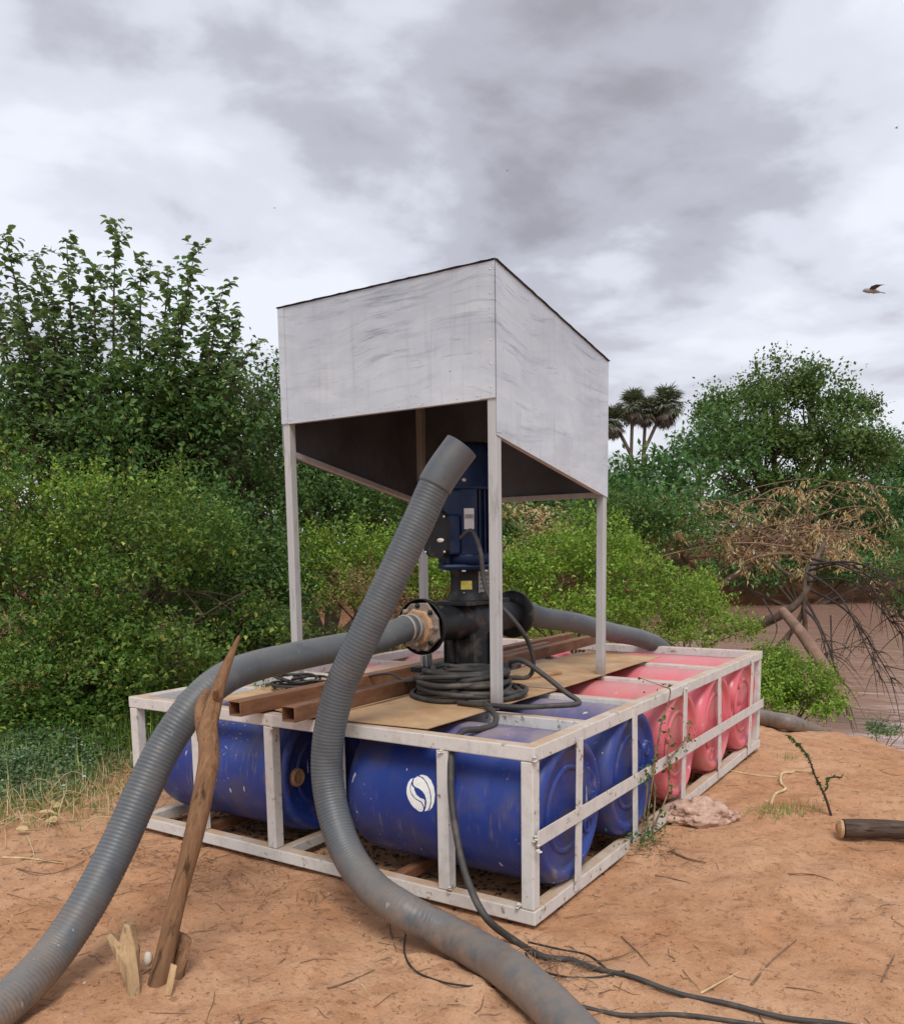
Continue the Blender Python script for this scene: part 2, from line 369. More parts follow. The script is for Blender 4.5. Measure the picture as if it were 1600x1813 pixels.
BARKM = mat_simple('brown_bark', (.055, .036, .025), (.14, .095, .065), 10, .9, .6, .006)
PALEBARK = mat_simple('reddish_smooth_bark', (.17, .095, .065), (.30, .18, .125), 8, .85, .4, .005)
DARKBARK = mat_simple('dark_wet_branch', (.022, .014, .011), (.060, .038, .028), 10, .8, .3, .003)
STONEW = mat_simple('white_stone', (.48, .42, .34), (.62, .55, .46), 20, .8, .3, .004)
RUBBERLEAK = mat_simple('dull_strap', (.24, .22, .19), (.36, .33, .29), 20, .7, .1, .002)
BIRDM = mat_simple('grey_brown_feathers', (.030, .026, .024), (.10, .085, .070), 20, .8, .2, .002)
BIRDB = mat_simple('pale_belly_feathers', (.22, .19, .16), (.34, .30, .26), 20, .8, .2, .002)
BUNGM = mat_simple('tan_bung', (.34, .20, .11), (.46, .29, .17), 30, .8, .3, .002, spots=((.10, .06, .04), 30, .6))
L_VINE = mat_leaf('vine_leaf', [(0, (.026, .066, .010)), (.5, (.050, .112, .016)), (.86, (.095, .155, .026)), (.97, (.20, .23, .042)), (1, (.40, .38, .07))], patch=(.115, .105, .018), patch_amt=.38, patch_scale=1.4)
L_BROAD = mat_leaf('broad_leaf', [(0, (.068, .112, .050)), (.5, (.100, .155, .066)), (1, (.145, .205, .088))], .5, patch=(.06, .12, .03), patch_amt=.4)
L_DARK = mat_leaf('dark_leaf', [(0, (.020, .050, .013)), (.6, (.042, .092, .020)), (.92, (.085, .150, .032)), (1, (.17, .20, .05))], .30, patch=(.05, .10, .02), patch_amt=.4)
L_BRIGHT = mat_leaf('bright_leaf', [(0, (.065, .125, .012)), (.5, (.130, .225, .024)), (.93, (.21, .31, .040)), (1, (.36, .38, .10))], .40, patch=(.14, .17, .03), patch_amt=.5)
L_BLUEGREEN = mat_leaf('blue_green_leaf', [(0, (.045, .080, .035)), (.5, (.080, .135, .058)), (.96, (.125, .19, .085)), (1, (.45, .45, .36))], .30)
L_FAR = mat_leaf('far_tree_leaf', [(0, (.028, .060, .014)), (.6, (.055, .105, .024)), (1, (.105, .160, .038))], .30, patch=(.07, .085, .016), patch_amt=.5, patch_scale=.35)
L_FEATHER = mat_leaf('feathery_leaf', [(0, (.020, .056, .016)), (.6, (.044, .105, .028)), (1, (.085, .165, .046))], .30, patch_scale=.35)
L_PALM = mat_leaf('palm_frond', [(0, (.050, .060, .032)), (1, (.13, .14, .085))], .12)
L_DEADPALM = mat_leaf('dead_palm_frond', [(0, (.055, .045, .036)), (1, (.15, .125, .10))], .12)
L_TAN = mat_leaf('dry_tan_leaf', [(0, (.26, .13, .055)), (.5, (.44, .245, .115)), (1, (.60, .40, .21))], .22, rough=.8)
L_BROWN = mat_leaf('dry_brown_leaf', [(0, (.055, .032, .016)), (.6, (.12, .072, .034)), (1, (.24, .155, .075))], .2, rough=.8)
L_SHADELITTER = mat_leaf('shade_dark_litter_leaf', [(0, (.028, .017, .010)), (1, (.075, .045, .026))], .05, rough=.9)  # litter tone kept very dark to paint in shade under the frame
L_GRASS = mat_leaf('grass_blade', [(0, (.055, .110, .018)), (.6, (.110, .190, .032)), (.92, (.19, .25, .06)), (1, (.42, .36, .16))], .35, patch=(.19, .17, .05), patch_amt=.5, patch_scale=2)
GROUND = mat_ground(); WATER = mat_water()

# ------------------------------------------------------------------ terrain and river
NEARB = [(80, -6), (30, -1.5), (6, 2.9), (1.6, 4.0), (.95, 4.25), (.4, 4.62), (-.25, 5.0), (-1.5, 6.6), (-3.4, 9.2), (-6.2, 12.4), (-8.0, 15.2)]
FARB = [(-8.0, 15.2), (-9.0, 20), (-7.0, 26), (-1.7, 32), (16, 41), (80, 66)]
def seg_d(px, py, pl):
    d = np.full(px.shape, 1e9)
    for (ax, ay), (bx, by) in zip(pl[:-1], pl[1:]):
        vx, vy = bx-ax, by-ay; t = np.clip(((px-ax)*vx+(py-ay)*vy)/(vx*vx+vy*vy), 0, 1)
        d = np.minimum(d, np.hypot(px-ax-t*vx, py-ay-t*vy))
    return d
def inside(px, py, pg):
    r = np.zeros(px.shape, bool); n = len(pg)
    for i in range(n):
        (ax, ay), (bx, by) = pg[i], pg[(i+1) % n]
        c = ((ay > py) != (by > py)); xi = (bx-ax)*(py-ay)/((by-ay) if by != ay else 1e-9)+ax
        r ^= c & (px < xi)
    return r
def ss(a, b, x):
    t = np.clip((x-a)/(b-a), 0, 1); return t*t*(3-2*t)
WATER_Z = -.62
def base_h(x, y):
    x = np.asarray(x, float); y = np.asarray(y, float)
    dn, df = seg_d(x, y, NEARB), seg_d(x, y, FARB); ins = inside(x, y, NEARB + FARB[1:])
    wf = dn**5/(dn**5+df**5+1e-9)*ss(11, 17, y)
    out = (1-wf)*(-.10*(1-ss(0, .9, dn))) + wf*(-1.25 + 3.4*ss(-1.0, 6.5, df))
    inn = (1-wf)*(-.10-1.25*ss(0, 1.5, dn)) + wf*(-1.3)
    h = np.where(ins, inn, out)
    left = ss(2.8, 7.0, -x + .15*y)
    h = h + np.where(ins, 0, left*.16*np.exp(-(((y-3)/9)**2)))
    h = h + .0
    return h
def gz(x, y): return float(base_h(np.array([x]), np.array([y]))[0])

NG = 470
t_ = np.linspace(-1, 1, NG); A_, B_ = 1.2, 6.55
ax_ = A_*np.sinh(B_*t_) - .4; ay_ = A_*np.sinh(B_*t_) + .2
GX, GY = np.meshgrid(ax_, ay_); GZ = base_h(GX, GY)
rel = np.zeros_like(GZ)
for i in range(NG):
    for j in range(NG):
        x, y = GX[i, j], GY[i, j]
        if abs(x) < 14 and -6 < y < 26:
            v = mnoise.fractal(Vector((x*1.1, y*1.1, 3.3)), 1.0, 2.0, 3)*.035 + mnoise.fractal(Vector((x*6.0, y*6.0, 1.3)), .9, 2.0, 4)*.023 + (abs(mnoise.noise(Vector((x*3.1+9, y*3.1, 0))))-.25)*.016 + mnoise.noise(Vector((x*14, y*14, 2)))*.007
            rel[i, j] = v
flat = 1-np.exp(-(np.maximum(0, np.abs(GX+1.2)-1.3)**2 + np.maximum(0, np.abs(GY-1.73)-1.85)**2)/.06)
calm = 1-.85*np.exp(-((GX+.90)**2+(GY+1.03)**2)/.16); GZ = GZ + rel*(.30+.70*flat)*calm - .022*(1-flat) + .018*np.exp(-((GX+.90)**2+(GY+1.03)**2)/.012)
heap = .060*np.exp(-(((GX-.05)/.13)**2 + ((GY-1.02)/.14)**2)); GZ = GZ + heap
idx = np.arange(NG*NG).reshape(NG, NG)
F = np.stack([idx[:-1, :-1], idx[:-1, 1:], idx[1:, 1:], idx[1:, :-1]], -1).reshape(-1, 4)
ground = np_mesh('ground', np.stack([GX, GY, GZ], -1).reshape(-1, 3), F, GROUND, smooth=True)
tag(ground, 'red brown sandy earth bank with scattered twigs', kind='structure')
def gzr(x, y):
    i = int(np.clip(np.searchsorted(ay_, y), 1, NG-1)); j = int(np.clip(np.searchsorted(ax_, x), 1, NG-1))
    fx = (x-ax_[j-1])/(ax_[j]-ax_[j-1]); fy = (y-ay_[i-1])/(ay_[i]-ay_[i-1])
    return float((GZ[i-1, j-1]*(1-fx)+GZ[i-1, j]*fx)*(1-fy) + (GZ[i, j-1]*(1-fx)+GZ[i, j]*fx)*fy)
wm = MB(); wm.add([(-30, -20, WATER_Z), (300, -20, WATER_Z), (300, 300, WATER_Z), (-30, 300, WATER_Z)], [(0, 1, 2, 3)])
tag(wm.build('river_water', WATER), 'silty brown river reflecting trees and cloudy sky', kind='structure')

# ------------------------------------------------------------------ pontoon frame
W_, D_, H_ = 2.40, 3.46, .70
frame = tag(empty('pontoon_frame', (-1.2, 1.73, 0)), 'low rectangular off-white welded steel frame holding plastic drums on the red earth', 'frame')
T_ = .058
def member(name, a, b, wd=T_, ht=T_, up=(0, 0, 1), mat=PAINT, bev=.005):
    m = MB(); m.bar(a, b, wd, ht, up); return m.build(name, mat, frame, bevel=bev)
h2 = T_/2; zt = H_-h2
member('rail', (0, h2, zt), (-W_, h2, zt)); member('rail', (0, h2, h2), (-W_, h2, h2))
member('rail', (-h2, T_+.002, zt-.001), (-h2, D_-T_-.002, zt-.001)); member('rail', (-h2, T_+.002, h2-.001), (-h2, .97, h2-.001))
member('rail', (-h2, 1.03, h2-.012), (-h2, D_-T_-.002, h2+.008))
member('rail', (-W_+h2, T_+.002, zt-.001), (-W_+h2, D_-T_-.002, zt-.001)); member('rail', (-W_+h2, T_+.002, h2-.001), (-W_+h2, D_-T_-.002, h2-.001))
member('rail', (0, D_-h2, zt), (-W_, D_-h2, zt)); member('rail', (0, D_-h2, h2), (-W_, D_-h2, h2))
for x in (-.033, -.42, -.995, -1.39, -1.895, -W_+.033):
    member('post', (x, h2-.002, T_+.001), (x, h2-.002, H_-T_-.001), .054, .054, (0, 1, 0))
for x in (-.033, -.8, -1.6, -W_+.033):
    member('post', (x, D_-h2, T_+.001), (x, D_-h2, H_-T_-.001), .054, .054, (0, 1, 0))
for y in (.9, 1.73, 2.6):
    member('post', (-W_+h2, y, T_+.001), (-W_+h2, y, H_-T_-.001), .054, .05, (0, 1, 0))
for y in (.575, 1.165, 1.84, 2.53):
    member('crossbar', (-T_-.002, y, zt-.004), (-W_+T_+.002, y, zt-.004), .05, .054)
for x in (-1.36, -.70, -1.95):
    member('floor_bar', (x, T_+.002, .03), (x, D_-T_-.002, .03), .05, .05, mat=BEAMM if x != -1.36 else PAINT)
for i, (y, dz_, tilt) in enumerate(((.37, 0, .004), (1.02, .012, -.006), (1.725, .008, .003), (2.43, .012, -.010), (3.12, .006, .008))):
    member('strap', (.006, y, .02), (.006+tilt, y+tilt*2, .665+dz_), .058, .006, (1, 0, 0), bev=.002)
m = MB(); m.bar((.014, -.002, .348), (.014, D_-.005, .328), .006, .062, (0, 0, 1)); m.build('side_band', PAINT, frame, bevel=.002)
for (x, y, z) in ((.004, .0, .66), (.004, .0, .345), (-.42, -.003, .64), (-.39, -.003, .066), (.01, 1.725, .67), (.018, 1.725, .338), (-1.36, -.003, .635), (-.07, -.003, .066), (.01, .37, .63), (.018, .0, .31)):
    m = MB()
    for _ in range(5):
        m.lathe([(.001, -.004), (.008, -.002), (.009, .002), (.001, .005)], 7, Matrix.Translation((x+random.uniform(-.006, .006), y+random.uniform(-.006, .006), z+random.uniform(-.014, .014))))
    m.build('weld_bead', PAINT, frame)
m = MB(); m.box((.0185, 1.21, .352), (.001, .012, .042)); m.box((.0185, 1.232, .333), (.001, .034, .010)); m.box((.0185, 1.205, .372), (.001, .024, .008))
m.build('painted_mark', BLACKP, frame)

# ------------------------------------------------------------------ drums
DR, DZ = .315, .366
def make_drum(y, x0, x1, mat, label, dents=(), bung_end=0, squash=1.0, roll=0.0):
    root = tag(empty('plastic_drum', ((x0+x1)/2, y, DZ)), label, 'drum', 'plastic drums lying in the frame')
    root.rotation_euler = (roll, 0, 0)
    L = x1-x0; n = 64; r = DR
    prof = [(.001, 0.026), (.14, .026), (.235, .026), (.250, .021), (.258, .004), (.275, 0.0), (.290, .006), (.306, .028), (r, .07), (r, .14), (r, .22), (r-.003, .235), (r, .25), (r, L*.5),
            (r, L-.25), (r-.003, L-.235), (r, L-.22), (r, L-.14), (r, L-.07), (.306, L-.028), (.290, L-.006), (.275, L), (.258, L-.004), (.250, L-.021), (.235, L-.026), (.14, L-.026), (.001, L-.026)]
    V = []; Fc = []
    for (rr, h) in prof:
        for k in range(n):
            a = 2*math.pi*k/n
            p = Vector((h-L/2, rr*math.cos(a)*squash, rr*math.sin(a)))
            for (da, dx, dep, wa, wx) in dents:
                dd = math.atan2(math.sin(a-da), math.cos(a-da)); f = math.exp(-(dd/wa)**2)*math.exp(-((p.x-dx)/wx)**2)
                s_ = 1-dep*f*min(1, rr/DR); p.y *= s_; p.z *= s_; p.x -= dep*.12*f*(1 if h > L/2 else -1)*min(1, rr/.2)
            V.append(p)
    for i in range(len(prof)-1):
        for k in range(n):
            k2 = (k+1) % n; Fc.append((i*n+k, (i+1)*n+k, (i+1)*n+k2, i*n+k2))
    b = MB(); b.add(V, Fc, True)
    mw = Matrix.Translation(root.location) @ Matrix.Rotation(roll, 4, 'X')
    b.v = [tuple(mw @ Vector(p)) for p in b.v]
    b.build('drum_body', mat, root)
    ends = ((1, L/2),) if bung_end >= 0 else ((-1, -L/2),)
    for sgn, xe in ends:
        rg = MB()
        rg.lathe([(.16, -.001), (.166, .007), (.174, .009), (.182, .007), (.188, -.001)], 40, mw @ Matrix.Translation((xe-.026*sgn, 0, 0)) @ Matrix.Rotation(R(90)*sgn, 4, 'Y'))
        rg.build('end_ring', mat, root)
    return root, mw, L
def bung(root, mw, x, y, z, mat, sgn=1, r=.034):
    b = MB(); M = mw @ Matrix.Translation((x, y, z)) @ Matrix.Rotation(R(90)*sgn, 4, 'Y')
    b.lathe([(r+.008, -.004), (r+.006, .012), (r, .016), (r*.8, .016), (r*.72, .005), (.001, .005)], 20, M)
    b.box(M @ Vector((0, 0, .010)), (.008, .014, r*1.3)); b.build('bung', mat, root)
YC = [.352, 1.045, 1.735, 2.425, 3.085]
r0, m0, L0 = make_drum(YC[0], -.975, -.010, BLUE, 'blue plastic drum printed with a white swirl emblem at the near frame corner', roll=.2)
bung(r0, m0, L0/2-.026, .16, -.15, BLUE)
r1, m1, L1 = make_drum(YC[1], -.99, -.012, BLUE, 'blue plastic drum beside the first pink one, scuffed end facing the open sand', roll=1.1)
bung(r1, m1, L1/2-.026, .16, -.15, BLUE)
r2, m2, L2 = make_drum(YC[2], -.99, -.012, PINK, 'pink plastic drum next to blue, creeper stems trailing over its end', dents=((R(165), .45, .10, .5, .3), (R(-60), .45, .07, .3, .3)), roll=.5)
r3, m3, L3 = make_drum(YC[3], -.99, -.010, PINK, 'middle pink plastic drum with plain rounded end in the side of the frame', dents=((R(100), .4, .05, .3, .4),), roll=2.0)
r4, m4, L4 = make_drum(YC[4], -1.0, -.012, PINK, 'pink plastic drum with deep folded dent at the river corner of the frame', dents=((R(182), .45, .22, .30, .5), (R(0), .45, .12, .35, .4)))
for rr, mm, LL in ((r2, m2, L2), (r3, m3, L3), (r4, m4, L4)): bung(rr, mm, LL/2-.024, -.12, .17, PINK)
r5, m5, L5 = make_drum(YC[0], -2.315, -1.355, BLUE, 'blue plastic drum behind the forked stake, tan bung in its end')
bung(r5, m5, L5/2-.020, -.185, -.002, BUNGM, r=.038)
make_drum(YC[1], -2.31, -1.36, WHITED, 'dull white plastic drum under the frame, behind the blue drum at the stake', roll=.4)
make_drum(YC[2], -2.31, -1.36, PINK, 'faded pink plastic drum seen through the deck gap left of the pump', roll=.9)
make_drum(YC[3], -2.31, -1.36, PINK, 'pink plastic drum by the bushes, second from the back rail', roll=.2)
make_drum(YC[4], -2.31, -1.36, PINK, 'pink plastic drum against the back rail on the bushes side', roll=1.4)
# white swirl emblem, printed flat on the first drum (polygons: x along the drum, degrees round it)
EMB = [[(-.5792, 25.53), (-.5644, 26.43), (-.5404, 26.06), (-.515, 23.43), (-.4951, 18.88), (-.4846, 13.38), (-.4849, 7.88), (-.4943, 3.39), (-.512, .34), (-.5049, 2.56), (-.4994, 6.7), (-.502, 11.89), (-.5141, 16.83), (-.5336, 21.38), (-.5557, 24.33)],
 [(-.6023, 19.97), (-.6005, 22.71), (-.5852, 24.71), (-.5702, 24.39), (-.55, 22.85), (-.5317, 19.83), (-.5171, 16.23), (-.5076, 12.27), (-.5034, 7.91), (-.5085, 3.27), (-.5173, .6), (-.5335, -.54), (-.5262, 2.51), (-.5234, 6.59), (-.5274, 9.66), (-.5351, 12.09), (-.5474, 14.15), (-.5669, 15.78), (-.5857, 16.51), (-.5978, 17.68)],
 [(-.6093, 18.19), (-.602, 16.5), (-.5933, 15.92), (-.5887, 13.91), (-.5756, 10.79), (-.5548, 8.94), (-.5385, 8.7), (-.5327, 7.67), (-.5324, 2.34), (-.5389, 4.57), (-.5484, 6.45), (-.5649, 7.35), (-.5834, 8.46), (-.5993, 10.98), (-.6086, 13.68), (-.6107, 16.02)],
 [(-.6061, 22.85), (-.6105, 19.24), (-.6145, 16.2), (-.6111, 13.35), (-.6007, 10.15), (-.585, 7.89), (-.5646, 6.56), (-.5499, 5.61), (-.5405, 3.19), (-.5378, .83), (-.5462, -1.18), (-.5624, -1.37), (-.5784, .24), (-.5893, 1.17), (-.602, 3.13), (-.6174, 6.77), (-.6276, 10.79), (-.6299, 15.01), (-.6266, 18.85), (-.6174, 21.76)]]
def on_drum(yc, x, deg, r): a = R(deg); return Vector((x, yc-r*math.cos(a), DZ-.001+r*math.sin(a)))
from mathutils.geometry import tessellate_polygon, interpolate_bezier
em = MB()
def drum_poly(mb, pts, yc, r):
    tris = tessellate_polygon([[Vector((p[0], p[1]*.0055, 0)) for p in pts]])
    V = []; Fq = []; cache = {}
    def vid(a, b):
        k = (round(a, 5), round(b, 3))
        if k not in cache: cache[k] = len(V); V.append(on_drum(yc, a, b, r))
        return cache[k]
    def sub(a, b, c, n):
        if n == 0: Fq.append((vid(*a), vid(*b), vid(*c))); return
        ab, bc, ca = ((a[0]+b[0])/2, (a[1]+b[1])/2), ((b[0]+c[0])/2, (b[1]+c[1])/2), ((c[0]+a[0])/2, (c[1]+a[1])/2)
        for q in ((a, ab, ca), (ab, b, bc), (ca, bc, c), (ab, bc, ca)): sub(*q, n-1)
    for t3 in tris: sub(*[pts[i] for i in t3], 2)
    mb.add(V, Fq, True)
for s_ in EMB: drum_poly(em, s_, YC[0], DR+.0022)
em.build('printed_emblem', WHITEP, r0)
# faded stencilled digits on the second drum, upside down to the viewer
dg = MB(); SEG = {'0': 'abcdef', '5': 'afgcd', '3': 'abgcd', 'E': 'afged', '1': 'bc'}
def digit(ch, x, deg):
    w_, h_ = .020, 2.6
    st = {'a': ((0, 1), (1, 1)), 'b': ((1, 1), (1, .5)), 'c': ((1, .5), (1, 0)), 'd': ((0, 0), (1, 0)), 'e': ((0, .5), (0, 0)), 'f': ((0, 1), (0, .5)), 'g': ((0, .5), (1, .5))}
    for q in SEG[ch]:
        (a, b), (c, d) = st[q]
        x0, x1 = x-w_*max(a, c)-.003, x-w_*min(a, c)+.003; g0, g1 = deg-h_*2*max(b, d)+h_-.45, deg-h_*2*min(b, d)+h_+.45
        drum_poly(dg, [(x0, g0), (x1, g0), (x1, g1), (x0, g1)], YC[1], DR+.0022)
for i, ch in enumerate('1053E0'): digit(ch, -.50-.045*i, 48)
dg.build('stencilled_digits', WHITEP, r1)

# ------------------------------------------------------------------ deck plates, beams
def plate(label, pts, z, th, mat, warp=.004, name='deck_plate'):
    nx, ny = 14, 14; (a, b, c, d) = [Vector((*p, 0)) for p in pts]; V = []; Fq = []
    sd0 = random.random()*50
    for k in (0, 1):
        for i in range(nx+1):
            for j in range(ny+1):
                u, v = i/nx, j/ny; p = a.lerp(b, u).lerp(d.lerp(c, u), v)
                p.z = z + (0 if k else -th) + warp*(mnoise.noise(Vector((p.x*3+sd0, p.y*3, 0)))+.6)
                V.append(p)
    o2 = (nx+1)*(ny+1); I = lambda k, i, j: k*o2+i*(ny+1)+j
    for i in range(nx):
        for j in range(ny):
            Fq.append((I(1, i, j), I(1, i+1, j), I(1, i+1, j+1), I(1, i, j+1))); Fq.append((I(0, i, j), I(0, i, j+1), I(0, i+1, j+1), I(0, i+1, j)))
    for i in range(nx): Fq += [(I(0, i, 0), I(0, i+1, 0), I(1, i+1, 0), I(1, i, 0)), (I(0, i, ny), I(1, i, ny), I(1, i+1, ny), I(0, i+1, ny))]
    for j in range(ny): Fq += [(I(0, 0, j), I(1, 0, j), I(1, 0, j+1), I(0, 0, j+1)), (I(0, nx, j), I(0, nx, j+1), I(1, nx, j+1), I(1, nx, j))]
    mb = MB(); mb.add(V, Fq)
    return tag(mb.build(name, mat), label, 'plate', 'rusty plates laid as a deck')
plate('sandy rusty steel plate under the cable coil, reaching the front rail', [(-.525, .055), (-.505, 1.20), (-1.07, 1.20), (-1.07, .015)], .707, .004, PLATE)
plate('tan steel plate beneath the rear canopy leg beside the pink drums', [(-.50, 1.215), (-.50, 2.76), (-1.08, 2.74), (-1.08, 1.215)], .708, .004, PLATE)
plate('narrow dusty plate under the brown beams at the front rail, near the stake', [(-1.09, .01), (-1.09, 1.0), (-1.93, .98), (-1.93, .16)], .706, .004, PLATE)
plate('pinkish dusty plate left of the pump, beyond the brown beams', [(-1.10, 1.02), (-1.10, 2.3), (-1.93, 2.3), (-1.93, 1.27)], .706, .004, PLATEPINK)
def hollow_beam(name, a, b, wd, ht, label):
    a, b = Vector(a), Vector(b); t = (b-a).normalized(); side = t.cross(Vector((0, 0, 1))).normalized(); up = side.cross(t)
    mb = MB(); V = []
    for e in (a, b):
        for k in (1.0, .84):
            for sx, sz in ((-1, -1), (1, -1), (1, 1), (-1, 1)): V.append(e + side*wd/2*k*sx + up*ht/2*k*sz)
    Fq = []
    for k in range(4):
        k2 = (k+1) % 4
        Fq += [(k, k2, 8+k2, 8+k), (4+k, 12+k, 12+k2, 4+k2), (k, 4+k, 4+k2, k2), (8+k, 8+k2, 12+k2, 12+k)]
    mb.add(V, Fq)
    return tag(mb.build(name, BEAMM, bevel=.003), label, 'beam', 'brown hollow beams under the pump')
hollow_beam('hollow_beam', (-1.435, -.15, .744), (-1.46, 3.36, .744), .075, .068, 'rusty brown hollow steel beam passing left of the pump base, nearer the bushes')
hollow_beam('hollow_beam', (-1.125, -.13, .744), (-1.235, 3.30, .744), .075, .068, 'rusty brown hollow steel beam running between the pump base and the cable coil')
hollow_beam('hollow_beam', (-1.27, 1.55, .742), (-1.345, 2.75, .742), .06, .06, 'shorter brown beam lying between the two long ones behind the pump')
mb = MB(); mb.box((-.80, 1.55, .722), (.10, .34, .022), Matrix.Rotation(R(-12), 3, 'Z')); tag(mb.build('wood_offcut', PLATE, bevel=.006), 'flat tan wood offcut lying behind the cable coil', 'wood')

# ------------------------------------------------------------------ canopy on four legs
cn = tag(empty('canopy_shelter', (-1.15, 1.22, .70)), 'boxy silver sheet-metal canopy on four slim legs over the pump', 'canopy')
X0, X1, Y0, Y1 = -1.80, -.50, .595, 1.84
ZF, ZB, FB, SF, SB = 2.69, 2.475, 2.105, 1.945, 1.725
def panel(name, pts, th, nrm, mat=PANEL, wob=.004, seedv=0.0):
    a, b, c, d = [Vector(p) for p in pts]; n = Vector(nrm); N = 16; V = []; Fq = []
    for k in (0, 1):
        for i in range(N+1):
            for j in range(N+1):
                u, v = i/N, j/N; p = a.lerp(b, u).lerp(d.lerp(c, u), v)
                e = min(u, 1-u, v, 1-v); q = mnoise.noise(p*2.4+Vector((seedv, 0, 0)))*wob*min(1, e*8)
                V.append(p + n*(q + (th if k else 0)))
    o2 = (N+1)**2; I = lambda k, i, j: k*o2+i*(N+1)+j
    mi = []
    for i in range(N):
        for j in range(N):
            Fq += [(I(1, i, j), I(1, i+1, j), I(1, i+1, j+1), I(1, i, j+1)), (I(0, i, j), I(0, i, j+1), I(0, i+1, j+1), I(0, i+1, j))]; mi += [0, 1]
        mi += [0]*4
        Fq += [(I(0, i, 0), I(0, i+1, 0), I(1, i+1, 0), I(1, i, 0)), (I(0, i, N), I(1, i, N), I(1, i+1, N), I(0, i+1, N)),
               (I(0, 0, i), I(1, 0, i), I(1, 0, i+1), I(0, 0, i+1)), (I(0, N, i), I(0, N, i+1), I(1, N, i+1), I(1, N, i))]
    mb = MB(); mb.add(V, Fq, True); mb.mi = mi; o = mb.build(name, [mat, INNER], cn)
    o.data.polygons.foreach_set('use_smooth', [True]*len(o.data.polygons))
    es = o.modifiers.new('edge', 'EDGE_SPLIT'); es.split_angle = R(40)
    return o
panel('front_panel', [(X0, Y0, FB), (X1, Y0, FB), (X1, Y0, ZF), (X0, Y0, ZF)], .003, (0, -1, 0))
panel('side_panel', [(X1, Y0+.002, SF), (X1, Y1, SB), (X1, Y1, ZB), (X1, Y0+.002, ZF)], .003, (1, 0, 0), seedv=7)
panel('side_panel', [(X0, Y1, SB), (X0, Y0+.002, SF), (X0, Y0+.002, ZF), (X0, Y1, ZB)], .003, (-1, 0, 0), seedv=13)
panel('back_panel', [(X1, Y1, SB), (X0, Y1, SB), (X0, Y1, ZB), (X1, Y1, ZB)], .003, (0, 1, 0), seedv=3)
panel('roof_sheet', [(X0-.008, Y0-.008, ZF+.004), (X1+.008, Y0-.008, ZF+.004), (X1+.008, Y1+.01, ZB+.004), (X0-.008, Y1+.01, ZB+.004)], .003, (0, 0, 1), mat=GREYGUARD)
for (xa, wd_) in ((X1-.040, .080), (X0+.022, .044)):
    mb = MB(); mb.box((xa, Y0-.0047, (FB+ZF)/2), (wd_, .0022, ZF-FB-.006)); mb.build('corner_strip', PANEL, cn)
mb = MB(); mb.box((X1+.0047, Y0+.020, (SF+ZF)/2-.01), (.0022, .046, ZF-SF-.045)); mb.build('corner_strip', PANEL, cn)
def cbar(name, a, b, wd=.03, ht=.03, mat=LEGM, up=(0, 0, 1)):
    mb = MB(); mb.bar(a, b, wd, ht, up); return mb.build(name, mat, cn, bevel=.003)
q = .0245
for (x, y, zt_, bt) in ((X1-q, Y0+q, ZF-.03, .70), (X0+q, Y0+q, ZF-.03, .709), (X1-q, Y1-q, ZB-.02, .655), (X0+q, Y1-q, ZB-.02, .709)):
    cbar('leg', (x, y, bt), (x, y, zt_), .045, .045, up=(0, 1, 0))
cbar('edge_bar', (X1-.05, Y0+.018, FB+.016), (X0+.05, Y0+.018, FB+.016))
cbar('edge_bar', (X1-.018, Y0+.055, SF+.010), (X1-.018, Y1-.055, SB+.025)); cbar('edge_bar', (X0+.018, Y0+.055, SF+.010), (X0+.018, Y1-.055, SB+.025))
cbar('edge_bar', (X1-.05, Y1-.018, SB+.016), (X0+.05, Y1-.018, SB+.016))
rv = random.Random(3); RP = [(.0042, 0), (.0036, .0016), (.0008, .0022)]
def rivet(M):
    mb = MB(); mb.lathe(RP, 8, M); mb.build('rivet', BOLT, cn)
for i in range(9):
    x = X0+.08+(X1-X0-.16)*i/8
    rivet(Matrix.Translation((x+rv.uniform(-.03, .03), Y0-.003, FB+.018)) @ Matrix.Rotation(R(90), 4, 'X'))
for i in range(6):
    rivet(Matrix.Translation((X1-.022, Y0-.0058, FB+.05+.1*i)) @ Matrix.Rotation(R(90), 4, 'X'))
    f = (i+.5)/6; y = Y0+(Y1-Y0)*f
    rivet(Matrix.Translation((X1+.003, y, SF+(SB-SF)*f+.022)) @ Matrix.Rotation(R(90), 4, 'Y'))
mb = MB(); P_ = []
for i in range(41):
    f = i/40; P_.append((X0+(X1-X0)*f, Y0-.009+rv.uniform(-.001, .001), ZF+.004+rv.uniform(-.0015, .0015)))
mb.tube(P_, [.0030+rv.uniform(-.0012, .0012) for _ in P_], 6)
P_ = [(X1+.009, Y0+(Y1-Y0)*i/30, ZF+(ZB-ZF)*i/30+.003+rv.uniform(-.002, .002)) for i in range(31)]
mb.tube(P_, .0032, 6); mb.build('edge_sealant', BLACKM, cn)

# ------------------------------------------------------------------ pump set
PX, PY = -1.02, 1.19
pump = tag(empty('water_pump', (PX, PY, .78)), 'navy and black vertical electric water pump standing on brown beams under the canopy', 'pump')
T4 = Matrix.Translation
def part(name, mb, mat, parent=pump, bevel=0.0): return mb.build(name, mat, parent, bevel=bevel)
mb = MB(); mb.lathe([(.001, 2.005), (.10, 2.003), (.150, 1.992), (.172, 1.968), (.176, 1.93), (.176, 1.77), (.179, 1.765), (.179, 1.755), (.15, 1.75)], 40, T4((PX, PY, 0))); fan = part('fan_cowl', mb, NAVY)
mb = MB(); mb.lathe([(.001, 1.78), (.148, 1.78), (.150, 1.76), (.150, 1.43), (.168, 1.42), (.172, 1.40), (.172, 1.365), (.001, 1.365)], 40, T4((PX, PY, 0))); body = part('motor_housing', mb, NAVY)
CAMDIR = math.atan2(-3.95, 2.5)
TB = math.atan2(-.97, -.25)
mb = MB()
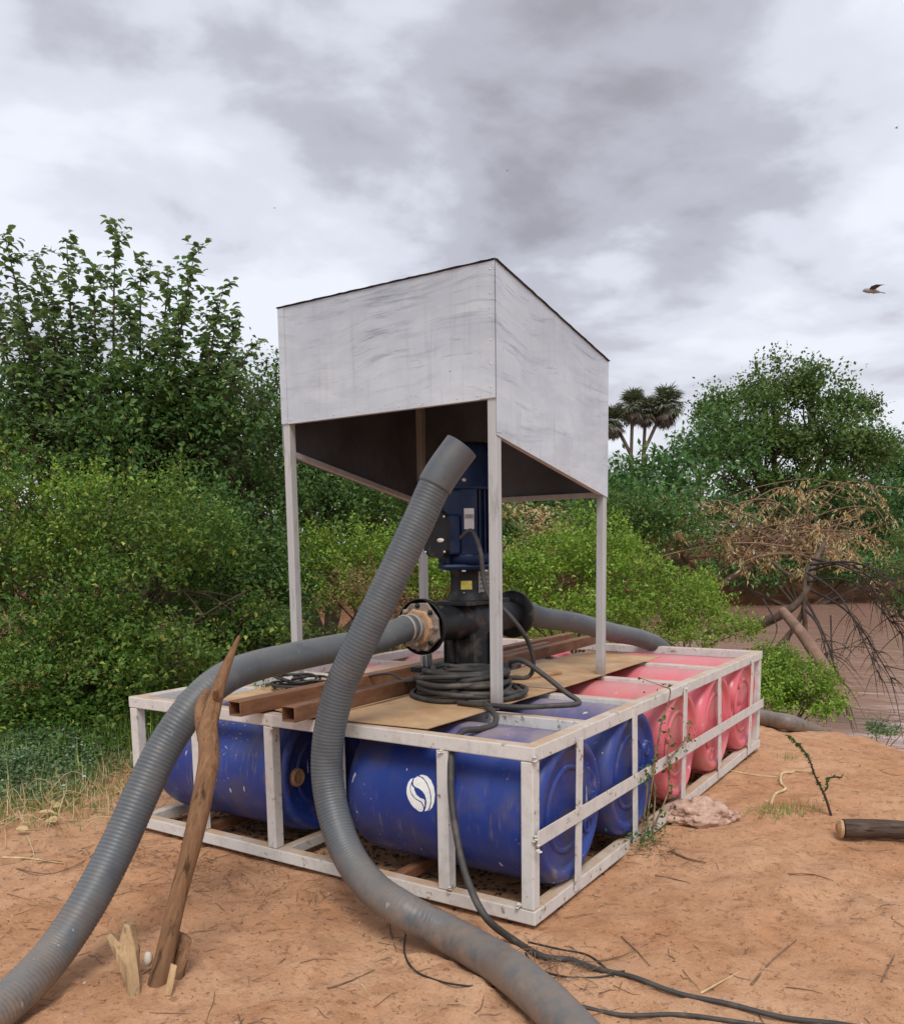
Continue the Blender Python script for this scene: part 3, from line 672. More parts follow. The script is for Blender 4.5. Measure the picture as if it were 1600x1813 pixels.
for k in range(36):
    a = 2*math.pi*k/36
    if abs(math.atan2(math.sin(a-CAMDIR+.02), math.cos(a-CAMDIR+.02))) < .24 or abs(math.atan2(math.sin(a-TB), math.cos(a-TB))) < .5: continue
    mb.box((PX+.159*math.cos(a), PY+.159*math.sin(a), 1.585), (.030, .006, .33), Matrix.Rotation(a, 3, 'Z'))
f = part('cooling_fins', mb, NAVY); f['kind'] = 'stuff'
def radial(a, r, z): return Vector((PX+r*math.cos(a), PY+r*math.sin(a), z))
mb = MB(); mb.box(radial(CAMDIR-.02, .152, 1.585), (.036, .085, .34), Matrix.Rotation(CAMDIR-.02, 3, 'Z')); part('label_boss', mb, NAVY, bevel=.004)
mb = MB(); mb.box(radial(CAMDIR-.02, .1715, 1.60), (.002, .052, .108), Matrix.Rotation(CAMDIR-.02, 3, 'Z')); npl = part('nameplate', mb, ALU, bevel=.0006)
mb = MB(); mb.box(radial(CAMDIR-.02, .173, 1.612), (.001, .044, .022), Matrix.Rotation(CAMDIR-.02, 3, 'Z')); mb.build('nameplate_print', GREYGUARD, npl)
# terminal box with chamfered lid
rm = Matrix.Rotation(TB, 3, 'Z'); mb = MB(); mb.box(radial(TB, .185, 1.52), (.09, .17, .21), rm); part('terminal_box', mb, NAVY, bevel=.012)
lid = MB(); pts2 = [(-.095, -.085), (-.06, -.12), (.06, -.12), (.095, -.085), (.095, .085), (.06, .12), (-.06, .12), (-.095, .085)]
V = [radial(TB, .23, 1.52) + rm @ Vector((0, a, b)) for a, b in pts2] + [radial(TB, .252, 1.52) + rm @ Vector((0, a*.94, b*.95)) for a, b in pts2]
lid.add(V, [tuple(range(8, 16))] + [(i, (i+1) % 8, 8+(i+1) % 8, 8+i) for i in range(8)]); lo = part('terminal_box_lid', lid, BLACKM)
for a, b in ((-.075, -.09), (.075, -.09), (.075, .09), (-.075, .09)):
    mb = MB(); mb.lathe([(.007, 0), (.007, .006), (.001, .008)], 8, T4(radial(TB, .251, 1.52) + rm @ Vector((0, a, b))) @ Matrix.Rotation(TB, 4, 'Z') @ Matrix.Rotation(R(90), 4, 'Y')); mb.build('bolt', BOLT, lo)
mb = MB(); mb.lathe([(.022, 0), (.022, .0015), (.001, .0016)], 16, T4(radial(TB, .2525, 1.49) + rm @ Vector((0, .045, 0))) @ Matrix.Rotation(TB, 4, 'Z') @ Matrix.Rotation(R(90), 4, 'Y') @ Matrix.Diagonal((.5, 1.2, 1, 1))); mb.build('lid_sticker', WHITEP, lo)
# warning sticker outline on the cowl
mb = MB(); SA = CAMDIR-.62
for k in range(7):
    a = SA-.20+.40*k/6
    for z in (1.963, 1.944): mb.box(radial(a, .1768, z), (.0012, .0135, .003), Matrix.Rotation(a, 3, 'Z'))
for a in (SA-.235, SA+.235): mb.box(radial(a, .1768, 1.9535), (.0012, .004, .022), Matrix.Rotation(a, 3, 'Z'))
mb.build('warning_sticker', REDLINE, fan)
for a in (CAMDIR-.15, CAMDIR+.9, CAMDIR-1.2):
    mb = MB(); mb.lathe([(.011, 0), (.011, .007), (.001, .009)], 8, T4(radial(a, .176, 1.80)) @ Matrix.Rotation(a, 4, 'Z') @ Matrix.Rotation(R(90), 4, 'Y')); mb.build('cowl_bolt', BOLT, fan)
# square motor flange and feet
mb = MB(); mb.box((PX, PY, 1.350), (.33, .33, .032), Matrix.Rotation(CAMDIR+R(90)+.12, 3, 'Z')); part('motor_flange', mb, NAVY, bevel=.014)
for k in range(4):
    a = CAMDIR+.12+R(45)+k*R(90); mb = MB(); mb.box(radial(a, .165, 1.395), (.06, .016, .06), Matrix.Rotation(a, 3, 'Z')); part('flange_web', mb, NAVY, bevel=.003)
for a in (CAMDIR-.22, CAMDIR-1.0, CAMDIR+.55, CAMDIR+1.5, CAMDIR+2.8, CAMDIR-2.2):
    mb = MB(); mb.lathe([(.013, 1.366), (.013, 1.376), (.010, 1.388), (.001, 1.389)], 6, T4((*radial(a, .158, 0).xy, 0))); part('flange_bolt', mb, BOLT)
    mb = MB(); mb.lathe([(.013, 1.325), (.013, 1.333)], 6, T4((*radial(a, .158, 0).xy, 0))); part('flange_nut', mb, BOLT)
# lantern pedestal
mb = MB(); mb.lathe([(.125, 1.335), (.112, 1.325), (.108, 1.30), (.108, 1.22), (.125, 1.185), (.135, 1.17)], 32, T4((PX, PY, 0))); part('pump_lantern', mb, BLACKM)
GA = CAMDIR+.72
mb = MB(); N_ = 8
V = []
for i in range(N_+1):
    a = GA-.33+.66*i/N_
    for z in (1.19, 1.325): V.append(radial(a, .1125, z))
mb.add(V, [(2*i, 2*i+2, 2*i+3, 2*i+1) for i in range(N_)], True); gd = part('coupling_guard', mb, GREYGUARD)
mb = MB()
for z in (1.212, 1.235, 1.258, 1.281, 1.304):
    mb.box(radial(GA-.01, .1135, z), (.002, .060, .0035), Matrix.Rotation(GA, 3, 'Z'))
mb.build('guard_slot', BLACKM, gd)
mb = MB(); YA = CAMDIR-.20; mb.box(radial(YA, .1095, 1.252), (.0015, .060, .046), Matrix.Rotation(YA, 3, 'Z')); part('yellow_sticker', mb, YELLOW)
mb = MB(); mb.box(radial(YA-.12, .1115, 1.203), (.0015, .018, .018), Matrix.Rotation(YA, 3, 'Z') @ Matrix.Rotation(R(40), 3, 'X')); part('round_mark', mb, ALU)
# volute and horizontal pipe along y
mb = MB(); mb.box((PX, PY, 1.158), (.24, .44, .022)); part('top_cover', mb, BLACKM, bevel=.004)
RX = Matrix.Rotation(R(-90), 4, 'X')
PZ = 1.057
mb = MB(); mb.lathe([(.085, -.48), (.085, -.30), (.096, -.16), (.118, -.05), (.12, .05), (.096, .16), (.085, .30), (.085, .48)], 32, T4((PX, PY, PZ)) @ RX); part('volute_pipe', mb, BLACKM)
mb = MB(); mb.lathe([(.135, .79), (.135, 1.02), (.11, 1.10), (.001, 1.10)], 32, T4((PX, PY, 0))); part('pump_body', mb, BLACKM)
for a in range(5):
    mb = MB(); an = CAMDIR-1.6+.8*a; mb.box(radial(an, .14, .90), (.022, .022, .20), Matrix.Rotation(an, 3, 'Z')); part('body_rib', mb, BLACKM, bevel=.003)
mb = MB(); mb.box((PX-.02, PY-.02, .795), (.46, .42, .028)); part('base_plate', mb, BLACKM, bevel=.004)
mb = MB(); mb.box((PX-.175, PY-.16, .84), (.012, .05, .075)); mb.box((PX-.205, PY-.16, .835), (.012, .05, .065)); part('foot_bracket', mb, GREYGUARD, bevel=.002)
for nm, s_, mt in (('inlet_flange', -1, RUSTFLANGE), ('outlet_flange', 1, BLACKM)):
    yf = PY+s_*.48; M = T4((PX, yf, PZ)) @ (RX if s_ > 0 else Matrix.Rotation(R(90), 4, 'X'))
    mb = MB(); mb.lathe([(.085, -.034), (.138, -.030), (.142, -.022), (.142, -.004), (.138, 0)], 40, M); fl = part(nm, mb, BLACKM)
    mb = MB(); rr = [.130+.004*math.sin(k*2.1)-.005*(k % 5 == 0) for k in range(8)]
    V = [M @ Vector((rr[k]*math.cos(R(22.5+45*k)), rr[k]*math.sin(R(22.5+45*k)), .002)) for k in range(8)] + [M @ Vector((rr[k]*.97*math.cos(R(22.5+45*k)), rr[k]*.97*math.sin(R(22.5+45*k)), .016)) for k in range(8)]
    mb.add(V, [tuple(range(8, 16))] + [(k, (k+1) % 8, 8+(k+1) % 8, 8+k) for k in range(8)]); mb.build('flange_face', mt, fl)
    for k in range(8):
        a = R(45*k); c = M @ Vector((.108*math.cos(a), .108*math.sin(a), .016))
        mb = MB(); mb.lathe([(.014, 0), (.014, .008), (.011, .012), (.001, .013)], 6, T4(c) @ (RX if s_ > 0 else Matrix.Rotation(R(90), 4, 'X'))); mb.build('flange_bolt', BLACKM if k % 3 else RUSTFLANGE, fl)
Mf = T4((PX, PY-.48, PZ)) @ Matrix.Rotation(R(90), 4, 'X')
mb = MB(); V = []; K = 14
for h, sc in ((.016, 1.0), (.040, .93)):
    for k in range(K):
        a = 2*math.pi*k/K; r_ = (.092+.005*math.sin(k*3.7))*sc; V.append(Mf @ Vector((r_*math.cos(a), r_*math.sin(a), h)))
mb.add(V, [tuple(range(K, 2*K))] + [(k, (k+1) % K, K+(k+1) % K, K+k) for k in range(K)]); part('rusty_collar', mb, RUSTCOLLAR)
mb = MB(); mb.lathe([(.058, .03), (.058, .10)], 24, Mf); part('hose_spigot', mb, GREYGUARD)

# ------------------------------------------------------------------ hoses
def hose(name, ctrl, od, label, rib=lambda f: 1.0, group='grey ribbed hoses', end_cuff=None, n=26):
    P = resample(spline(ctrl, 16), .004)
    L = len(P); rs = []; amp = .0009
    for i in range(L):
        s_ = i*.004; f = i/(L-1); o_ = od(f) if callable(od) else od
        a = amp*rib(f)
        if end_cuff and f > end_cuff[0]: o_ *= end_cuff[1]; a = 0
        o_ *= 1+.012*mnoise.noise(Vector((s_*1.7, od(.3)*100, 0)))
        rs.append(o_/2 + a*math.sin(2*math.pi*s_/.0150) - a)
    mb = MB(); mb.tube(P, rs, n, caps=False)
    # inner wall so that an open end reads as a pipe
    mb.tube(P[-40:], [r_-.006 for r_ in rs[-40:]], n, caps=False)
    V0 = len(mb.v)
    o = mb.build(name, HOSE); tag(o, label, 'hose', group); return o, P, rs
def sp(px, py, d): return tuple(spot(px, py, d))
def lay(px, py, h):
    k = spot(px, py, 1)-CAM; p = CAM+k*((h-CAM[2])/k[2]); g = gzr(p[0], p[1]); p = CAM+k*((g+h-CAM[2])/k[2]); return tuple(p)
fy = PY-.48
A_pts = [(PX+.002, fy-.055, PZ), (PX-.005, fy-.14, PZ-.002), sp(660, 1135, 4.03), sp(600, 1147, 3.90), sp(520, 1163, 3.70), sp(440, 1183, 3.48), sp(388, 1207, 3.33), sp(340, 1252, 3.24), sp(290, 1325, 3.18), sp(251, 1405, 3.12),
         sp(208, 1500, 3.04), sp(160, 1592, 2.94), sp(102, 1680, 2.83), lay(40, 1750, .085), lay(-40, 1818, .066), lay(-150, 1890, .07), lay(-330, 1990, .07)]
hoseA, PA, RA = hose('suction_hose', A_pts, lambda f: .126+.004*min(1, f*2), 'grey ribbed hose clamped to the rusty pump flange and resting in the forked stake', rib=lambda f: 0.0 if f < .22 else min(1.0, (f-.22)*5))
def clamp_ring(parent, P, r, i, wd, mat, tab=False, name='hose_clamp'):
    p = P[i]; t = (P[i+3]-P[i-3]).normalized(); Mq = Matrix.Translation(p) @ t.to_track_quat('Z', 'Y').to_matrix().to_4x4()
    mb = MB(); mb.lathe([(r, -wd/2), (r+.005, -wd/2+.002), (r+.005, wd/2-.002), (r, wd/2)], 28, Mq)
    if tab: mb.box(Mq @ Vector((.012, -(r+.012), 0)), (.05, .020, .014), Mq.to_3x3()); mb.lathe([(.010, -.02), (.010, .02)], 8, Mq @ T4((-.01, -(r+.018), 0)) @ Matrix.Rotation(R(90), 4, 'Y'))
    return mb.build(name, mat, parent)
clamp_ring(hoseA, PA, RA[5]+.002, 5, .018, RUBBERLEAK, True); clamp_ring(hoseA, PA, RA[16]+.002, 16, .016, RUBBERLEAK)
B_pts = [lay(1180, 2010, .068), lay(1090, 1912, .068), lay(1015, 1825, .068), lay(955, 1763, .07), lay(880, 1704, .072), lay(790, 1652, .08), sp(715, 1612, 3.12), sp(655, 1568, 3.28), sp(610, 1500, 3.42), sp(583, 1405, 3.52), sp(580, 1320, 3.53),
         sp(600, 1225, 3.50), sp(640, 1135, 3.46), sp(690, 1030, 3.45), sp(740, 925, 3.45), sp(775, 850, 3.45), sp(817, 790, 3.45)]
hoseB, PB, RB = hose('delivery_hose', B_pts, lambda f: .137-.004*min(1, f*2.2), 'grey ribbed hose with its free open end pointing up in front of the pump', rib=lambda f: .12 if f < .30 else min(1.0, .12+(f-.30)*8), end_cuff=(.945, 1.07))
C_pts = [(PX, PY+.50, PZ), (PX+.01, PY+.62, PZ), sp(960, 1094, 5.3), sp(1020, 1103, 5.65), sp(1080, 1119, 6.0), sp(1135, 1131, 6.35), sp(1172, 1150, 6.6), sp(1205, 1195, 7.0), sp(1270, 1245, 7.2), sp(1345, 1270, 7.05), sp(1395, 1279, 6.85), lay(1425, 1290, -.01), lay(1452, 1300, -.085), lay(1480, 1312, -.22)]
hoseC, PC, RC = hose('river_hose', C_pts, lambda f: .132, 'smooth grey hose leaving the far pump flange over the back rail towards the river', rib=lambda f: 0.0)
clamp_ring(hoseC, PC, RC[0]+.001, int(len(PC)*.435), .10, GREYGUARD, name='joint_sleeve')

# soil pushed up where the hoses lie
gv = np.empty(NG*NG*3, np.float32); ground.data.vertices.foreach_get('co', gv); gv = gv.reshape(-1, 3)
near = np.where((np.abs(gv[:, 0]) < 3.2) & (gv[:, 1] > -2.6) & (gv[:, 1] < 1.2))[0]
for PP in (PA, PB):
    pp_ = np.array([tuple(p) for p in PP[::6]]); pp_ = pp_[pp_[:, 2] < .125]
    if len(pp_) == 0: continue
    d2 = np.min(np.hypot(gv[near, 0][:, None]-pp_[None, :, 0], gv[near, 1][:, None]-pp_[None, :, 1]), 1)
    nz_ = np.array([mnoise.noise(Vector((float(a)*9, float(b)*9, 4))) for a, b in gv[near, :2]])
    gv[near, 2] += (.020+.014*nz_)*np.exp(-((d2-.075)/.038)**2) - .008*np.exp(-(d2/.05)**2)
ground.data.vertices.foreach_set('co', gv.ravel()); ground.data.update(); GZ = gv[:, 2].reshape(NG, NG).astype(float)
# ------------------------------------------------------------------ cables
rc = random.Random(11)
coil = []
cxy = (-.815, .80)
TURNS = 15
for k in range(TURNS*24):
    a = 2*math.pi*k/24 - 1.0; turn = k/24; lay = turn/TURNS
    ring = [.262, .232, .204, .178][int(turn) % 4] - .050*lay; r_ = ring + .012*math.sin(2*a+turn*1.9) + .010*math.sin(turn*5.1)
    z = .724 + .118*lay + .012*math.sin(a+turn*1.1) + .008*math.sin(2*a+turn*2.3)
    coil.append((cxy[0]+r_*1.06*math.cos(a)+.012*math.sin(turn*2.9), cxy[1]+r_*math.sin(a)+.012*math.cos(turn*3.1), max(z, .7225)))
up_motor = radial(TB, .20, 1.50) + Vector((.12, -.01, 0))
lead = [up_motor, sp(835, 940, 4.38), sp(850, 975, 4.33), sp(856, 1025, 4.30), sp(868, 1060, 4.25), sp(893, 1080, 4.2), sp(920, 1112, 4.2), sp(936, 1140, 4.25), sp(944, 1175, 4.3), sp(930, 1200, 4.35), (coil[-1][0]+.10, coil[-1][1]+.10, .84)]
tail = [(cxy[0]+.22, cxy[1]+.08, .865), sp(905, 1172, 4.10), sp(925, 1170, 4.02), sp(965, 1197, 3.96), sp(1000, 1225, 3.92), sp(1022, 1240, 3.90), sp(1020, 1247, 3.87), sp(975, 1250, 3.85), sp(910, 1252, 3.84), (-.70, .56, .722)]
drop = [sp(858, 1246, 3.93), sp(868, 1256, 3.84), sp(878, 1270, 3.74), sp(872, 1285, 3.66), sp(850, 1291, 3.62), sp(818, 1296, 3.55), sp(801, 1325, 3.44), sp(798, 1370, 3.40), sp(800, 1420, 3.37), sp(810, 1490, 3.31), sp(828, 1560, 3.22), sp(860, 1625, 3.12)]
ctag = tag(empty('power_cable', (cxy[0], cxy[1], .71)), 'dusty black cable coiled on the deck, hanging over the front rail onto the sand', 'cable')
cm = MB(); cm.tube(spline(coil[::2], 3), .0136, 8); cm.build('cable_coil', CABLE, ctag)
cm = MB(); cm.tube(spline(lead, 8), .0115, 8); cm.build('motor_lead', CABLE, ctag)
cm = MB(); cm.tube(spline(tail, 8), .0125, 8); cm.build('kinked_loop', CABLE, ctag)
gp = []
for (px, py) in ((910, 1662), (960, 1690), (1010, 1700), (1060, 1722), (1120, 1740), (1200, 1762), (1290, 1780), (1390, 1800), (1500, 1820), (1640, 1850)):
    k = spot(px, py, 1)-CAM; t3 = -CAM[2]/k[2]; p = CAM+t3*k; gp.append((p[0], p[1], gzr(p[0], p[1])+.011))
cm = MB(); cm.tube(spline(drop+gp, 8), [.0140]*(8*len(drop))+[.0140-.0055*min(1, j/30) for j in range(8*(len(gp)-1)+1)], 9); cm.build('hanging_lead', CABLE, ctag)
def ground_pts(pix, lift):
    out = []
    for (px, py) in pix:
        k = spot(px, py, 1)-CAM; p = CAM + k*(-CAM[2]/k[2]); z = gzr(p[0], p[1]); p = CAM + k*((z-CAM[2])/k[2]); out.append((p[0], p[1], gzr(p[0], p[1])+lift))
    return out
def ground_wire(name, pix, r, mat, label, cat, group=None, n=6, taper=False):
    P = spline(ground_pts(pix, r*.8), 6); m_ = len(P); mb = MB()
    mb.tube(P, [r*(1-.75*i/m_) for i in range(m_)] if taper else r, n); o = mb.build(name, mat); return tag(o, label, cat, group)
ground_wire('thin_wire', [(718, 1655), (716, 1690), (735, 1722), (780, 1740), (830, 1746), (875, 1750)], .0038, WIRE, 'thin black wire curving under the ribbed hose on the sand', 'wire')
ground_wire('thin_wire', [(935, 1668), (990, 1682), (1040, 1692), (1075, 1718), (1085, 1730)], .0038, WIRE, 'thin black wire lying across the cable end below the frame corner', 'wire')
ground_wire('thin_wire', [(930, 1690), (950, 1718), (1000, 1730), (1060, 1732), (1105, 1722)], .0038, WIRE, 'thin black wire looping over the sand between cable and hose end', 'wire')
ground_wire('buried_cable', [(1020, 1785), (1100, 1802), (1200, 1800), (1290, 1812), (1420, 1830)], .008, CABLE, 'half buried dark cable along the bottom of the sand', 'cable')
pile = MB()
for k in range(9):
    c0 = Vector((-1.72+rc.uniform(-.05, .05), .55+rc.uniform(-.06, .06), .718+.008*k)); a0 = rc.uniform(0, 6)
    pile.tube(spline([c0+Vector((.16*math.cos(a0+j*.8)*rc.uniform(.6, 1.1), .10*math.sin(a0+j*.8), rc.uniform(-.004, .012))) for j in range(7)], 4), .007, 6)
tag(pile.build('wire_tangle', WIRE), 'tangle of thin black wire beside the front canopy leg', 'wire')
ln = MB(); ln.tube(spline([sp(640, 1200, 4.6), sp(690, 1193, 4.5), sp(720, 1208, 4.35), sp(770, 1190, 4.25), sp(790, 1183, 4.2)], 8), .007, 6); tag(ln.build('slack_wire', WIRE), 'slack black wire lying over the brown beams left of the coil', 'wire')

# ------------------------------------------------------------------ stake, wedges, log, driftwood
def rough_log(name, path, radii, mat, n=14, amp=.16, seed=0, parent=None, fr=7.0, vert=True):
    P = resample(spline(path, 10), .02); m_ = len(P); cum = np.linspace(0, 1, len(radii)); mb = MB()
    rs = np.interp(np.linspace(0, 1, m_), cum, radii)
    mb.tube(P, list(rs), n)
    V = []
    for i, v in enumerate(mb.v):
        k = min(i//n, m_-1) if i < m_*n else (0 if i < m_*n+n else m_-1)
        c = P[k]; d = Vector(v)-c; lv = Vector((v[0], v[1], v[2]*.25 if vert else v[2])) if True else None; q = mnoise.noise(lv*fr+Vector((seed, 0, 0))) + .12*mnoise.noise(lv*fr*4+Vector((seed, 5, 0)))
        V.append(tuple(c + d*(1+amp*q)))
    mb.v = V; return mb.build(name, mat, parent)
g0 = gzr(-.88, -1.04)
st = tag(empty('forked_stake', (-.90, -1.03, g0)), 'weathered brown forked wooden stake propping up the ribbed hose', 'stake')
rough_log('shaft', [sp(262, 1825, 2.84), sp(270, 1780, 2.85), sp(290, 1700, 2.87), sp(312, 1600, 2.90), sp(338, 1500, 2.94), sp(360, 1400, 2.99), sp(369, 1340, 3.02), sp(368, 1290, 3.05), sp(378, 1250, 3.08), sp(395, 1195, 3.12), sp(411, 1155, 3.15), sp(424, 1126, 3.17)],
          [.036, .036, .034, .030, .028, .029, .033, .037, .038, .037, .031, .024, .017, .006], STAKEW, 18, .13, 1.0, st)
rough_log('fork_prong', [sp(366, 1310, 3.05), sp(358, 1275, 3.09), sp(356, 1248, 3.14), sp(366, 1225, 3.20)], [.032, .030, .025, .016], STAKEW, 12, .22, 4.0, st)
rough_log('knot', [sp(384, 1232, 3.06), sp(380, 1222, 3.03)], [.016, .004], STAKEW, 8, .2, 9.0, st)
def split_wood(pts, d, th, mat, label, seed):
    rq = random.Random(seed); mb = MB(); n = len(pts); fr_, bk = [], []
    for (px, py) in pts:
        p = Vector(spot(px, py, d + (1760-py)*.0005)); fr_.append(p); bk.append(p + Vector(FW)*th*rq.uniform(.7, 1.2) + Vector(RT)*th*rq.uniform(-.5, .1))
    c0 = sum(fr_, Vector())/n - Vector(FW)*th*.30; c1 = sum(bk, Vector())/n + Vector(FW)*th*.2
    mb.add(fr_+bk+[c0, c1], [(i, 2*n, (i+1) % n) for i in range(n)] + [(n+i, n+(i+1) % n, 2*n+1) for i in range(n)] + [(i, (i+1) % n, n+(i+1) % n, n+i) for i in range(n)])
    o = mb.build('wood_wedge', mat, bevel=.004); return tag(o, label, 'wedge')
split_wood([(236, 1800), (222, 1745), (205, 1700), (187, 1658), (198, 1654), (211, 1670), (219, 1636), (230, 1640), (240, 1685), (247, 1735), (250, 1800)], 2.79, .045, WEDGEW, 'pale split wood wedge driven into sand left of the stake', 1)
split_wood([(296, 1780), (300, 1735), (305, 1690), (314, 1652), (327, 1658), (340, 1666), (332, 1700), (322, 1725), (320, 1780)], 2.87, .03, STAKEW, 'orange brown wood sliver wedged close against the right foot of the stake', 2)
split_wood([(290, 1765), (296, 1735), (303, 1708), (313, 1712), (308, 1742), (303, 1765)], 2.78, .018, LOGCUT, 'small cut pale peg at the foot of the stake', 3)
def lump(name, c, sz, mat, seed, amp=.35, fr=3.0, sub=4, rot=0.0, label='', cat='stone', group=None):
    import bmesh
    bm = bmesh.new(); bmesh.ops.create_icosphere(bm, subdivisions=sub, radius=1.0)
    Mx = Matrix.Translation(c) @ Matrix.Rotation(rot, 4, 'Z')
    for v in bm.verts:
        q = mnoise.fractal(v.co*fr+Vector((seed, 0, 0)), .8, 2.1, 4); v.co = v.co*(1+amp*q); v.co = Vector((v.co.x*sz[0], v.co.y*sz[1], v.co.z*sz[2]))
    bm.transform(Mx); me = bpy.data.meshes.new(name); bm.to_mesh(me); bm.free(); me.materials.append(mat)
    me.polygons.foreach_set('use_smooth', [True]*len(me.polygons)); o = bpy.data.objects.new(name, me); COL.objects.link(o); return tag(o, label, cat, group)
lump('white_stone', sp(262, 1698, 2.88), (.016, .016, .026), STONEW, 2.2, .10, 1.5, 3, label='small whitish stone between stake and split wedge', cat='stone')
p = ground_pts([(1238, 1458)], 0)[0]
dw = lump('driftwood_chunk', Vector(p)+Vector((0, 0, .052)), (.17, .085, .075), ROCKM, 5.5, .42, 1.5, 5, R(28), 'rough pinkish tan driftwood chunk beside the frame side', 'driftwood')
p0, p1 = [Vector(q) for q in ground_pts([(1492, 1488), (1640, 1496)], .04)]
p0.z = max(p0.z, .042); p1.z = max(p1.z, .042)
lg = tag(empty('fallen_log', p0), 'dark barked log with pale sawn end lying on the sand', 'log')
d_ = (p1-p0).normalized()
rough_log('bark', [p0, p0.lerp(p1, .5)+Vector((0, 0, .004)), p1, p1+d_*.5], [.047, .044, .046, .043], LOGW, 20, .10, 3.0, lg)
mb = MB(); K = 18; Mq = Matrix.Translation(p0-d_*.012) @ (-d_).to_track_quat('Z', 'Y').to_matrix().to_4x4()
mb.lathe([(.047, -.006), (.044, .008), (.024, .020), (.001, .010)], K, Mq, smooth=False)
mb.v = [tuple(Vector(v)+Vector((0, 0, .010*mnoise.noise(Vector(v)*30)))) for v in mb.v]; mb.build('cut_end', LOGCUT, lg)

# sticks, roots and small litter
SCAT = tag(empty('scatter_anchor'), None) if False else None
stick_specs = [([(580, 1752), (620, 1738), (662, 1718)], .006, TWIGM, 'short brown twig in front of the stake base'), ([(640, 1745), (650, 1760), (662, 1778)], .004, STRAWM, 'thin pale straw near the curving thin wire'),
    ([(1160, 1550), (1195, 1558), (1222, 1566)], .006, TWIGM, 'short dark stick on open sand below the driftwood chunk'), ([(1060, 1703), (1105, 1690), (1148, 1672)], .005, TWIGM, 'slim twig angled up from the cable end'),
    ([(1100, 1660), (1130, 1690), (1150, 1712)], .005, TWIGM, 'bent twig right of the frame corner'), ([(1190, 1510), (1215, 1522), (1250, 1530)], .012, TWIGM, 'knobbly brown stick near the driftwood chunk'),
    ([(0, 1460), (60, 1455), (110, 1436), (160, 1400), (100, 1390)], .007, STRAWM, 'long pale dead stem lying at the grass edge'), ([(30, 1540), (90, 1548), (150, 1530), (180, 1500)], .006, TWIGM, 'brown stem along the damp earth left of the hose'),
    ([(5, 1520), (50, 1522), (110, 1530)], .009, STRAWM, 'thick pale straw stalk left of the hose'), ([(48, 1480), (60, 1515), (45, 1538), (20, 1552)], .004, STRAWM, 'curly pale dead tendril left of the hose'),
    ([(1330, 1745), (1370, 1700), (1410, 1668)], .006, TWIGM, 'thin twig on the bottom right sand'), ([(1240, 1760), (1280, 1740), (1310, 1722)], .006, STRAWM, 'pale twig beside the half buried cable'),
    ([(1395, 1545), (1440, 1550), (1475, 1562)], .005, TWIGM, 'small forked twig below the fallen log'), ([(700, 1610), (690, 1640), (705, 1700)], .004, WIRE, 'fine dark stem under the hose bend'),
    ([(1010, 1555), (1030, 1542), (1062, 1524)], .004, TWIGM, 'short twig at the bottom rail of the frame'), ([(1560, 1740), (1580, 1700), (1596, 1660)], .005, TWIGM, 'thin dark twig by the photo edge below the log')]
for pix, r_, mt, lab in stick_specs:
    ground_wire('dry_stick', pix, r_*.72, mt, lab, 'stick', 'dry sticks on the earth', taper=True)
rt = [(1365, 1425), (1372, 1408), (1390, 1400), (1382, 1388), (1384, 1372), (1402, 1370), (1408, 1366), (1440, 1370)]
ground_wire('pale_root', rt, .009, STRAWM, 'pale yellow twisted root on the sand beyond the driftwood', 'root')
ground_wire('pale_root', [(1290, 1365), (1330, 1372), (1375, 1376)], .006, STRAWM, 'thin pale root running towards the frame side', 'root')

# ------------------------------------------------------------------ foliage tools
def leaf_mesh(name, pos, nrm, tan, size, asp, mat, parent=None, fold=.25, form='leaf', kind=None):
    """pos (n,3) leaf bases, tan leaf directions, nrm rough facing; each leaf is its own small folded blade"""
    n = len(pos); tan = tan/np.linalg.norm(tan, axis=1, keepdims=True)
    side = np.cross(nrm, tan); side /= np.maximum(np.linalg.norm(side, axis=1, keepdims=True), 1e-6); up = np.cross(tan, side)
    s = size[:, None]; h = s*asp
    if form == 'leaf':
        V = np.stack([pos, pos+tan*s*.45+side*h*.5+up*s*fold*.5, pos+tan*s - up*s*.12, pos+tan*s*.45-side*h*.5+up*s*fold*.5, pos+tan*s*.5], 1)
        Fi = np.array([[0, 4, 1], [1, 4, 2], [0, 3, 4], [3, 2, 4]])
    elif form == 'quad':
        V = np.stack([pos, pos+tan*s*.5+side*h*.5, pos+tan*s-up*s*.1, pos+tan*s*.5-side*h*.5], 1); Fi = np.array([[0, 1, 2], [0, 2, 3]])
    elif form == 'broad':
        V = np.stack([pos, pos+tan*s*.18+side*h*.42+up*s*fold*.4, pos+tan*s*.48+side*h*.5+up*s*fold*.4, pos+tan*s*.8+side*h*.24+up*s*fold*.1, pos+tan*s-up*s*.18,
                      pos+tan*s*.8-side*h*.24+up*s*fold*.1, pos+tan*s*.48-side*h*.5+up*s*fold*.4, pos+tan*s*.18-side*h*.42+up*s*fold*.4, pos+tan*s*.45], 1)
        Fi = np.array([[0, 8, 1], [1, 8, 2], [2, 8, 3], [3, 8, 4], [4, 8, 5], [5, 8, 6], [6, 8, 7], [7, 8, 0]])
    else:  # blade
        V = np.stack([pos-side*h*.5, pos+side*h*.5, pos+tan*s*.55+side*h*.38+up*s*.05, pos+tan*s*.55-side*h*.38+up*s*.05, pos+tan*s-up*s*.14], 1)
        Fi = np.array([[0, 1, 2], [0, 2, 3], [3, 2, 4]])
    q = V.shape[1]; Fa = (Fi[None]+np.arange(n)[:, None, None]*q).reshape(-1, 3)
    o = np_mesh(name, V.reshape(-1, 3), Fa, mat, parent)
    if kind: o['kind'] = kind
    return o
def unit(n): 
    v = RNG.normal(size=(n, 3)); return v/np.linalg.norm(v, axis=1, keepdims=True)
